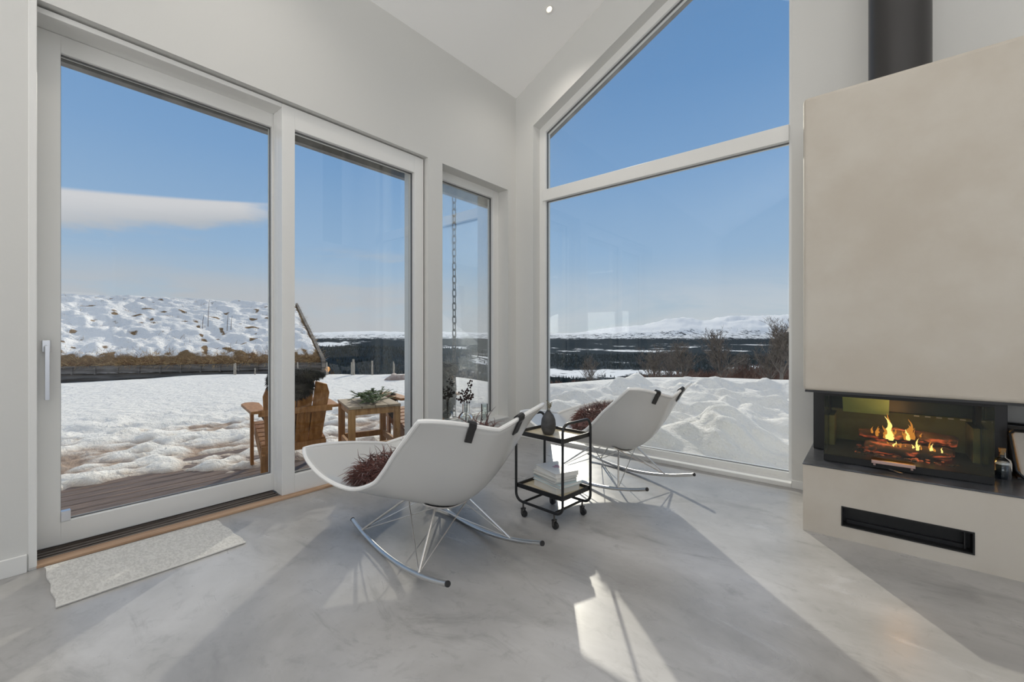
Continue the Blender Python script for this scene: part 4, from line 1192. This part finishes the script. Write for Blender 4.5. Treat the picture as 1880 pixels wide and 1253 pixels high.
gr = lc(mb).build('roof_grass', 'dry_grass', cab, recalc=False); gr['kind'] = 'stuff'
for fx_, L_ in ((0.70, 1.0), (0.80, 0.7)):
    pass
mb = MB()   # a few tall dead stalks on the roof
for px_, py_, hh in ((382, 600, 0.95), (372, 604, 0.5), (417, 608, 0.65), (424, 606, 0.5)):
    b0 = at(px_, py_, 15.2); mb.tube([b0, b0 + Vector((0.03, 0, hh * 0.5)), b0 + Vector((0.0, 0.04, hh))], [0.010, 0.008, 0.004], 4)
st_ = lc(mb).build('dead_stalks', 'twig', cab); st_['kind'] = 'stuff'
def board(mb, a, b2, dz0, dz1, o0, o1):
    """plank along a-b2, between heights dz0..dz1 below it, pushed out o0..o1"""
    vs = []
    for p in (a, b2):
        for o_, dz in ((o0, dz0), (o1, dz0), (o1, dz1), (o0, dz1)): vs.append(p + out_ * o_ + Vector((0, 0, dz)))
    mb.add(vs, [(0, 1, 2, 3), (7, 6, 5, 4), (0, 4, 5, 1), (1, 5, 6, 2), (2, 6, 7, 3), (3, 7, 4, 0)])
mb = MB(); board(mb, EA, EB, -0.13, 0.07, 0.0, 0.10)
lc(mb).build('turf_log', 'gray_log', cab)
k = 0
for u0 in np.arange(0.02, 0.98, 0.055):
    mb = MB(); a = EA.lerp(EB, u0); a2 = EA.lerp(EB, u0 + 0.004); board(mb, a, a2, -0.16, 0.03, 0.06, 0.15)
    lc(mb).build('roof_peg', 'gray_log', cab)
for k in range(7):
    mb = MB(); z0 = -0.15 - k * 0.20; mb.tube([(p + out_ * (-0.10 + 0.02 * (k % 2)) + Vector((0, 0, z0 - 0.10))) for p in [EA.lerp(EB, t_ / 12) for t_ in range(13)]], 0.105, 10)
    lc(mb).build('wall_log', 'gray_log', cab, smooth=True)
mb = MB(); vd = (RC - EB)
for side_ in (0.0,):
    p0 = EB - vd.normalized() * 0.35; p1 = RC + vd.normalized() * 0.1
    mb.beam(p0 + upn * 0.05, p1 + upn * 0.05, 0.10, 0.42, up=upn)
lc(mb).build('verge_board', 'gray_log', cab)
mb = MB(); g0 = EB + (EA - EB).normalized() * 0.25
bk_ = RC + (EA - EB).normalized() * 0.25
mb.add([g0 + Vector((0, 0, -1.5)), bk_ + Vector((0, 0, -(bk_.z - g0.z) - 1.5)), bk_ + Vector((0, 0, -0.15)), g0 + Vector((0, 0, -0.15))] +
       [p + (EA - EB).normalized() * 0.2 for p in (g0 + Vector((0, 0, -1.5)), bk_ + Vector((0, 0, -(bk_.z - g0.z) - 1.5)), bk_ + Vector((0, 0, -0.15)), g0 + Vector((0, 0, -0.15)))],
       [(0, 1, 2, 3), (7, 6, 5, 4), (0, 4, 5, 1), (1, 5, 6, 2), (2, 6, 7, 3), (3, 7, 4, 0)])
lc(mb).build('gable_panel', 'gray_log', cab)

# fence stakes beyond the yard
posts = [(431, 667, 0.034, 'thin grey fence stake in front of the cabin wall, furthest left'), (468, 676, 0.028, 'short grey fence stake in front of the cabin wall, right of the thin one'),
         (547, 665, 0.032, 'grey fence stake at the right part of the cabin wall'), (601, 666, 0.042, 'weathered fence stake just right of the cabin corner'),
         (648, 660, 0.060, 'thick pale fence stake of split poles between the cabin and the boulder'), (683, 663, 0.046, 'pale fence stake second nearest the boulder'),
         (723, 664, 0.030, 'slim grey fence stake rising behind the granite boulder')]
for px_, py_, r_, lb in posts:
    t0 = at(px_, py_, 11.9); zb = float(yard_z(np.array([t0.x]), np.array([t0.y]))[0]) - 0.1
    R = random.Random(px_); mb = MB()
    for j in range(3 if r_ > 0.05 else 2):
        ox, oy = R.uniform(-1, 1) * r_, R.uniform(-1, 1) * r_ * 0.5; tp = t0.z - R.uniform(0, 0.12) * (j > 0)
        mb.tube([(t0.x + ox, t0.y + oy, zb), (t0.x + ox + R.uniform(-.01, .01), t0.y + oy, tp)], [r_ * 0.62, r_ * 0.5], 7)
    tag(mb.build('fence_post', 'fence_wood', recalc=False), lb, 'fence post', 'fence stakes along the edge of the snowy yard')

# granite boulder
bp = at(728, 703, 10.6); mb = MB(); mb.ell((bp.x, bp.y, bp.z + 0.02), (0.27, 0.27, 0.19), 28, 16, 0.35, 12)
tag(mb.build('boulder', 'granite', smooth=True), 'pinkish rounded granite boulder lying on the snow near the crest of the yard', 'boulder')

# ------------------------------------------------------------------ garden chairs and table
GZ = -0.055
RZG = math.radians(39.75 + 37.4)
def plank(mb, pts_bottom, pts_top, th, fwd=(0, 1, 0)):
    """board given by bottom pair and top pair of points, thickness th along fwd"""
    a, b2 = Vector(pts_bottom[0]), Vector(pts_bottom[1]); tops = [Vector(p) for p in pts_top]
    poly = [a, b2] + tops; f_ = Vector(fwd).normalized() * th; n = len(poly)
    mb.add(poly + [p + f_ for p in poly], [tuple(range(n)), tuple(reversed(range(n, 2 * n)))] + [(i, i + n, (i + 1) % n + n, (i + 1) % n) for i in range(n)])
def make_garden_chair():
    root = thing('garden_chair')
    rec = 0.30        # backward lean per unit height
    zs, zt = 0.20, 0.74
    ws = [(-0.205, -0.105), (-0.098, -0.004), (0.004, 0.098), (0.105, 0.205)]
    tops = [(0.60, 0.70), (0.72, 0.745), (0.745, 0.72), (0.70, 0.60)]
    for (x0, x1), (z0, z1) in zip(ws, tops):
        mb = MB(); fan = 0.22
        def pt(x, z): return (x * (1 + fan * (z - zs) / (zt - zs)), 0.02 - rec * (z - zs), z)
        out = [pt(x1, z1), pt(x0, z0)] if x0 < 0 else [pt(x1, z1), pt(x0, z0)]
        if x0 < -0.2: out = [pt(x1, z1), pt(x0 * 0.75 + x1 * 0.25, z1 - 0.03), pt(x0, z0)]
        if x1 > 0.2: out = [pt(x1, z1), pt(x1 * 0.75 + x0 * 0.25, z0 - 0.03), pt(x0, z0)]
        mb.v = []
        plank(mb, [pt(x0, 0.14), pt(x1, 0.14)], out, 0.020, (0, 1, rec))
        mb.build('back_slat', 'garden_wood', root, bevel=0.003)
    mb = MB(); mb.beam((-0.265, -0.075, 0.475), (0.265, -0.075, 0.475), 0.022, 0.05); mb.build('back_rail', 'garden_wood', root, bevel=0.003)
    mb = MB(); mb.beam((-0.235, 0.00, 0.175), (0.235, 0.00, 0.175), 0.025, 0.06); mb.build('seat_rail', 'garden_wood', root, bevel=0.003)
    for k in range(6):
        mb = MB(); y = 0.05 + k * 0.075; mb.beam((-0.235, y, 0.215 + 0.020 * k), (0.235, y, 0.215 + 0.020 * k), 0.066, 0.018, up=(0, -0.25, 1)); mb.build('seat_slat', 'garden_wood', root, bevel=0.002)
    for sx_ in (-1, 1):
        mb = MB(); mb.beam((sx_ * 0.225, -0.03, 0.10), (sx_ * 0.225, 0.46, 0.29), 0.022, 0.09); mb.build('side_rail', 'garden_wood', root, bevel=0.002)
        mb = MB(); mb.beam((sx_ * 0.215, 0.0, 0.0), (sx_ * 0.215, 0.0, 0.17), 0.05, 0.035, up=(0, 1, 0)); mb.build('leg', 'garden_wood', root, bevel=0.002)
        mb = MB(); mb.beam((sx_ * 0.262, 0.33, 0.0), (sx_ * 0.262, 0.33, 0.475), 0.055, 0.024, up=(1, 0, 0)); mb.build('leg', 'garden_wood', root, bevel=0.002)
        mb = MB(); xa = sx_ * 0.27
        mb.prism([(xa - 0.045, -0.09), (xa + 0.045, -0.09), (xa + 0.065, 0.18), (xa + 0.068, 0.40), (xa + 0.03, 0.475), (xa - 0.03, 0.475), (xa - 0.062, 0.40), (xa - 0.055, 0.18)], 0.475, 0.497, 'z')
        mb.build('armrest', 'garden_wood', root, bevel=0.003)
        mb = MB(); mb.prism([(0.25, 0.475), (0.42, 0.475), (0.35, 0.36)], sx_ * 0.262 - 0.011, sx_ * 0.262 + 0.011, 'x'); mb.build('arm_bracket', 'garden_wood', root)
    return root
Rw = Vector((0.795, 0.607))
ga = (-1.745, 3.46)
gb = (ga[0] + 1.17 * Rw.x, ga[1] + 1.17 * Rw.y)
gc1 = make_garden_chair(); gc2 = copy_tree(gc1)
for o_, c_ in ((gc1, ga), (gc2, gb)):
    x, y = plan(*c_); o_.location = (x * S, y * S, GZ * S); o_.rotation_euler = (0, 0, RZG)
tag(gc1, 'orange-brown slatted wooden garden chair seen from behind, left of the small wooden table', 'garden chair', 'wooden garden chairs in the snow')
tag(gc2, 'orange-brown slatted wooden garden chair right of the small table, partly behind the wall post', 'garden chair', 'wooden garden chairs in the snow')
def pelt(c_, seed, label, spread):
    R = random.Random(seed); mb = MB(); x, y = plan(*c_)
    # draped over the top of the back and down behind it
    for (cc, r, n) in spread:
        mb.ell(cc, r, 18, 12, 0.3, seed)
        for _ in range(n):
            th = math.acos(R.uniform(-1, 1)); a = R.uniform(0, 6.283); dv = Vector((math.sin(th) * math.cos(a), math.sin(th) * math.sin(a), math.cos(th)))
            p = Vector((cc[0] + r[0] * dv.x, cc[1] + r[1] * dv.y, cc[2] + r[2] * dv.z))
            hair(mb, p, dv + Vector((R.uniform(-.5, .5), R.uniform(-.5, .5), R.uniform(-.5, .1))), R.uniform(0.012, 0.030), 0.4, 0.003, R, 3)
    to_world(mb, (x, y), RZG); mb.v = [(p[0], p[1], p[2] + GZ) for p in mb.v]
    return tag(mb.build('sheepskin', 'fur_dark', smooth=True, recalc=False), label, 'sheepskin', 'dark sheepskins on the garden chairs')
pelt(ga, 31, 'black sheepskin hung over the backrest of the left garden chair', [((0.0, -0.150, 0.755), (0.185, 0.030, 0.045), 1300), ((-0.02, -0.150, 0.66), (0.125, 0.022, 0.085), 900), ((-0.165, -0.13, 0.71), (0.05, 0.03, 0.075), 400), ((0.0, 0.10, 0.38), (0.19, 0.02, 0.15), 500)])
pelt(gb, 37, 'dark brown sheepskin hung over the backrest of the right garden chair', [((0.10, -0.165, 0.75), (0.13, 0.04, 0.06), 1200), ((0.13, -0.13, 0.52), (0.10, 0.03, 0.24), 1400), ((-0.29, 0.16, 0.40), (0.035, 0.07, 0.11), 400)])

tbc = [(-1.304, 3.40), (-1.597, 3.88), (-1.233, 4.208), (-1.017, 3.762)]
cxt = (tbc[0][0] + tbc[2][0]) / 2, (tbc[0][1] + tbc[2][1]) / 2
tx, ty = plan(*cxt)
gt = thing('garden_table', (tx, ty, GZ), math.radians(39.75 + 31)); tag(gt, 'small square wooden garden table with green branches on it, between the garden chairs', 'garden table')
TZ = 0.43 - GZ; hx, hy = 0.215, 0.265
for k in range(4):
    mb = MB(); x0 = -hx + k * hx / 2; mb.box(x0, x0 + hx / 2 - 0.004, -hy, hy, TZ - 0.020, TZ); mb.build('top_board', 'weathered_top', gt, bevel=0.002, label='greyed weathered top board')
mb = MB(); ring(mb, 'z' if False else 'x', 0, 0.001, (0, 0.001, 0, 0.001), (0, 0.001, 0, 0.001)) if False else None
for sx_ in (-1, 1):
    mb = MB(); mb.beam((sx_ * (hx - 0.03), -hy + 0.03, TZ - 0.047), (sx_ * (hx - 0.03), hy - 0.03, TZ - 0.047), 0.022, 0.052); mb.build('apron', 'table_wood', gt)
    mb = MB(); mb.beam((sx_ * (hx - 0.03), -hy + 0.03, 0.15), (sx_ * (hx - 0.03), hy - 0.03, 0.15), 0.022, 0.05); mb.build('stretcher', 'table_wood', gt)
    mb = MB(); mb.beam((-hx + 0.03, sx_ * (hy - 0.03), TZ - 0.047), (hx - 0.03, sx_ * (hy - 0.03), TZ - 0.047), 0.022, 0.052); mb.build('apron', 'table_wood', gt)
    mb = MB(); mb.beam((-hx + 0.03, sx_ * (hy - 0.03), 0.15), (hx - 0.03, sx_ * (hy - 0.03), 0.15), 0.022, 0.05); mb.build('stretcher', 'table_wood', gt)
    for sy_ in (-1, 1):
        mb = MB(); mb.box(sx_ * hx * 0.86 - 0.027, sx_ * hx * 0.86 + 0.027, sy_ * hy * 0.88 - 0.020, sy_ * hy * 0.88 + 0.020, 0, TZ - 0.020); mb.build('leg', 'table_wood', gt, bevel=0.003)
# juniper branches lying on the table
R = random.Random(50)
ca, sa = math.cos(math.radians(70.75)), math.sin(math.radians(70.75))
def branch(mb, p, d_, L, depth):
    d_ = Vector(d_).normalized(); pts = [Vector(p)]
    for k in range(6): d_ = (d_ + Vector((R.uniform(-1, 1), R.uniform(-1, 1), R.uniform(-0.6, 0.6))) * 0.10).normalized(); pts.append(pts[-1] + d_ * L / 6)
    mb.cur = 0; mb.tube(pts, [0.0030 * (1 - 0.12 * k) for k in range(7)], 4)
    for k in range(1, 7):
        for _ in range(9 if depth == 0 else 10):
            q_ = pts[k - 1].lerp(pts[k], R.random()); nd = (d_ * 0.9 + Vector((R.uniform(-1, 1), R.uniform(-1, 1), R.uniform(-0.35, 0.5)))).normalized()
            if depth > 0 and R.random() < 0.28: branch(mb, q_, nd, L * 0.34, depth - 1)
            else:
                mb.cur = 1; mb.tube([q_, q_ + nd * R.uniform(0.016, 0.034)], [0.0032, 0.0008], 3, cap=False)
for k, (ax, ay, L_, dx, dy, dz_) in enumerate(((-0.10, 0.30, 0.52, 0.25, -1, 0.03), (-0.02, -0.30, 0.50, 0.3, 1, 0.10), (0.10, 0.24, 0.36, -0.5, -1, 0.05), (-0.14, -0.05, 0.34, 0.8, 0.8, 0.04))):
    mb = MB(); branch(mb, (0, 0, 0), (dx, dy, dz_), L_, 1)
    mb.v = [(p[0], p[1], p[2] * 0.5) for p in mb.v]; zz0 = min(p[2] for p in mb.v)
    mb.v = [(tx + (p[0] + ax) * ca - (p[1] + ay) * sa, ty + (p[0] + ax) * sa + (p[1] + ay) * ca, p[2] + 0.432 - zz0 + 0.004 * k) for p in mb.v]
    o_ = mb.build('evergreen_branch', ['twig', 'needle_green'], recalc=False)
    tag(o_, ['long green juniper branch reaching over the left edge of the garden table', 'green juniper branch rising towards the right end of the garden table', 'green juniper branch lying at the back of the garden table', 'short green juniper branch across the middle of the garden table'][k], 'branch', 'evergreen branches on the garden table')

# rain chain hanging outside the narrow window
rch = on_ray(834, -3.14); ztop = 2.42
rc_ = thing('rain_chain', (rch[0], rch[1], 0.0)); tag(rc_, 'long grey steel rain chain hanging outside the narrow window', 'chain')
k = 0; zc_ = ztop; first = None
while zc_ > 0.05:
    mb = MB(); hh, ww = 0.040, 0.017; pts = []
    for j in range(16):
        a = 2 * math.pi * j / 16; xx_ = ww * math.cos(a); zz_ = (hh - ww) * (1 if math.sin(a) > 0 else -1) + ww * math.sin(a); pts.append((xx_, 0, zz_))
    if first is None:
        mb.tube(pts, 0.0058, 6, closed=True); first = mb.build('link', 'chain_steel', rc_, smooth=True); o_ = first
    else:
        o_ = first.copy(); COL.objects.link(o_); o_.parent = rc_
    o_.location = (0, 0, zc_ * S); o_.rotation_euler = (0, 0, math.radians(15 if k % 2 else 95)); k += 1; zc_ -= 0.066

# ------------------------------------------------------------------ bare birches and scrub beyond the snow bank
def bare_tree(base, H, seed, spread=0.5, r0=0.05, name='birch_tree', mat='birch_bark', lean=(0, 0)):
    R = random.Random(seed); mb = MB()
    def grow(p, d_, L, r, lev):
        n = 5 if lev < 2 else 3; pts = [p]; d_ = d_.copy()
        for k in range(n):
            d_ = (d_ + Vector((R.uniform(-1, 1), R.uniform(-1, 1), R.uniform(-0.4, 0.8))) * (0.16 if lev < 2 else 0.24)).normalized()
            pts.append(pts[-1] + d_ * (L / n))
        mb.tube(pts, [r * (1 - 0.55 * k / n) for k in range(n + 1)], 5 if lev < 2 else 3, cap=False)
        if lev >= 4 or L < 0.10: return
        nb = [17, 7, 4, 3, 2][lev]
        for _ in range(nb):
            t_ = R.uniform(0.20 if lev else 0.28, 1.0); i = min(int(t_ * n), n - 1); q_ = pts[i].lerp(pts[i + 1], t_ * n - i)
            a = R.uniform(0, 6.283); sd_ = Vector((math.cos(a), math.sin(a), 0))
            nd = (d_ * (1.0 - spread * 0.5) + sd_ * spread * R.uniform(0.8, 1.7) + Vector((0, 0, 0.28))).normalized()
            grow(q_, nd, L * (R.uniform(0.36, 0.50) * (1.25 - 0.65 * t_) if lev == 0 else R.uniform(0.40, 0.64)), max(0.0060, r * 0.40), lev + 1)
    grow(Vector(base), Vector((lean[0], lean[1], 1)).normalized(), H * 0.80, r0, 0)
    return mb
trees = [(1325, 596, 17, 11, 0.62, 0.085, 'wide-crowned bare birch standing centrally behind the snow bank'),
         (1258, 622, 19, 12, 0.55, 0.060, 'bare birch left of the wide-crowned one behind the snow bank'),
         (1203, 630, 21, 13, 0.55, 0.055, 'small bare birch leftmost of the group behind the snow bank'),
         (1437, 580, 14, 14, 0.60, 0.075, 'tall dense bare birch by the right edge of the gable window'),
         (1410, 612, 15, 15, 0.60, 0.055, 'crooked bare birch just left of the tall one at the window edge'),
         (1226, 640, 24, 17, 0.5, 0.045, 'slender bare birch between the two left birches'),
         (1087, 648, 24, 16, 0.5, 0.045, 'lone small bare birch above the left part of the snow bank'),
         (1375, 640, 20, 18, 0.6, 0.045, 'low bare birch between the wide-crowned one and the window edge')]
for px_, py_, d_, sd_, sp__, r_, lb in trees:
    zb = 1 - (735 - 619) / 790 * d_; b0 = at(px_, 735, d_); topz = 1 - (py_ - 619) / 790 * d_
    mb = bare_tree(b0, (topz - b0.z) * 1.05, sd_, sp__, r_)
    mz = max(p[2] for p in mb.v); k_ = (topz - b0.z) / (mz - b0.z)
    mb.v = [(b0.x + (p[0] - b0.x) * k_, b0.y + (p[1] - b0.y) * k_, b0.z + (p[2] - b0.z) * k_) for p in mb.v]
    tag(mb.build('birch_tree', 'birch_bark', recalc=False), lb, 'tree', 'bare birches beyond the snow bank')
# scrub: reddish thicket, uncountable
R = random.Random(77); mb = MB()
for k in range(520):
    px_ = R.triangular(1090, 1560, 1500) if R.random() < 0.85 else R.uniform(1020, 1200); d_ = R.uniform(15, 34)
    b0 = at(px_, 722 + R.uniform(-6, 10), d_); hh = d_ * R.uniform(0.026, 0.056) * (0.35 + 0.65 * min(1, max(0, (px_ - 1040) / 330)))
    for j in range(9):
        dd_ = Vector((R.uniform(-1, 1), R.uniform(-1, 1), R.uniform(1.0, 2.6)))
        pts = [b0]; dd_.normalize()
        for s_ in range(4):
            dd_ = (dd_ + Vector((R.uniform(-1, 1), R.uniform(-1, 1), R.uniform(-0.3, 0.6))) * 0.3).normalized(); pts.append(pts[-1] + dd_ * hh / 4)
            if s_ > 0:
                for _ in range(2):
                    e_ = pts[-1] + (dd_ + Vector((R.uniform(-1, 1), R.uniform(-1, 1), R.uniform(-.2, .8))) * 0.8).normalized() * hh * 0.25
                    mb.tube([pts[-1], e_], [0.0007 * d_, 0.0003 * d_], 3, cap=False)
        mb.tube(pts, [0.0011 * d_, 0.001 * d_, 0.0008 * d_, 0.0006 * d_, 0.0004 * d_], 3, cap=False)
tag(mb.build('scrub', 'twig_red', recalc=False), 'reddish-brown bare scrub thicket beyond the snow bank', 'bushes', kind='stuff')
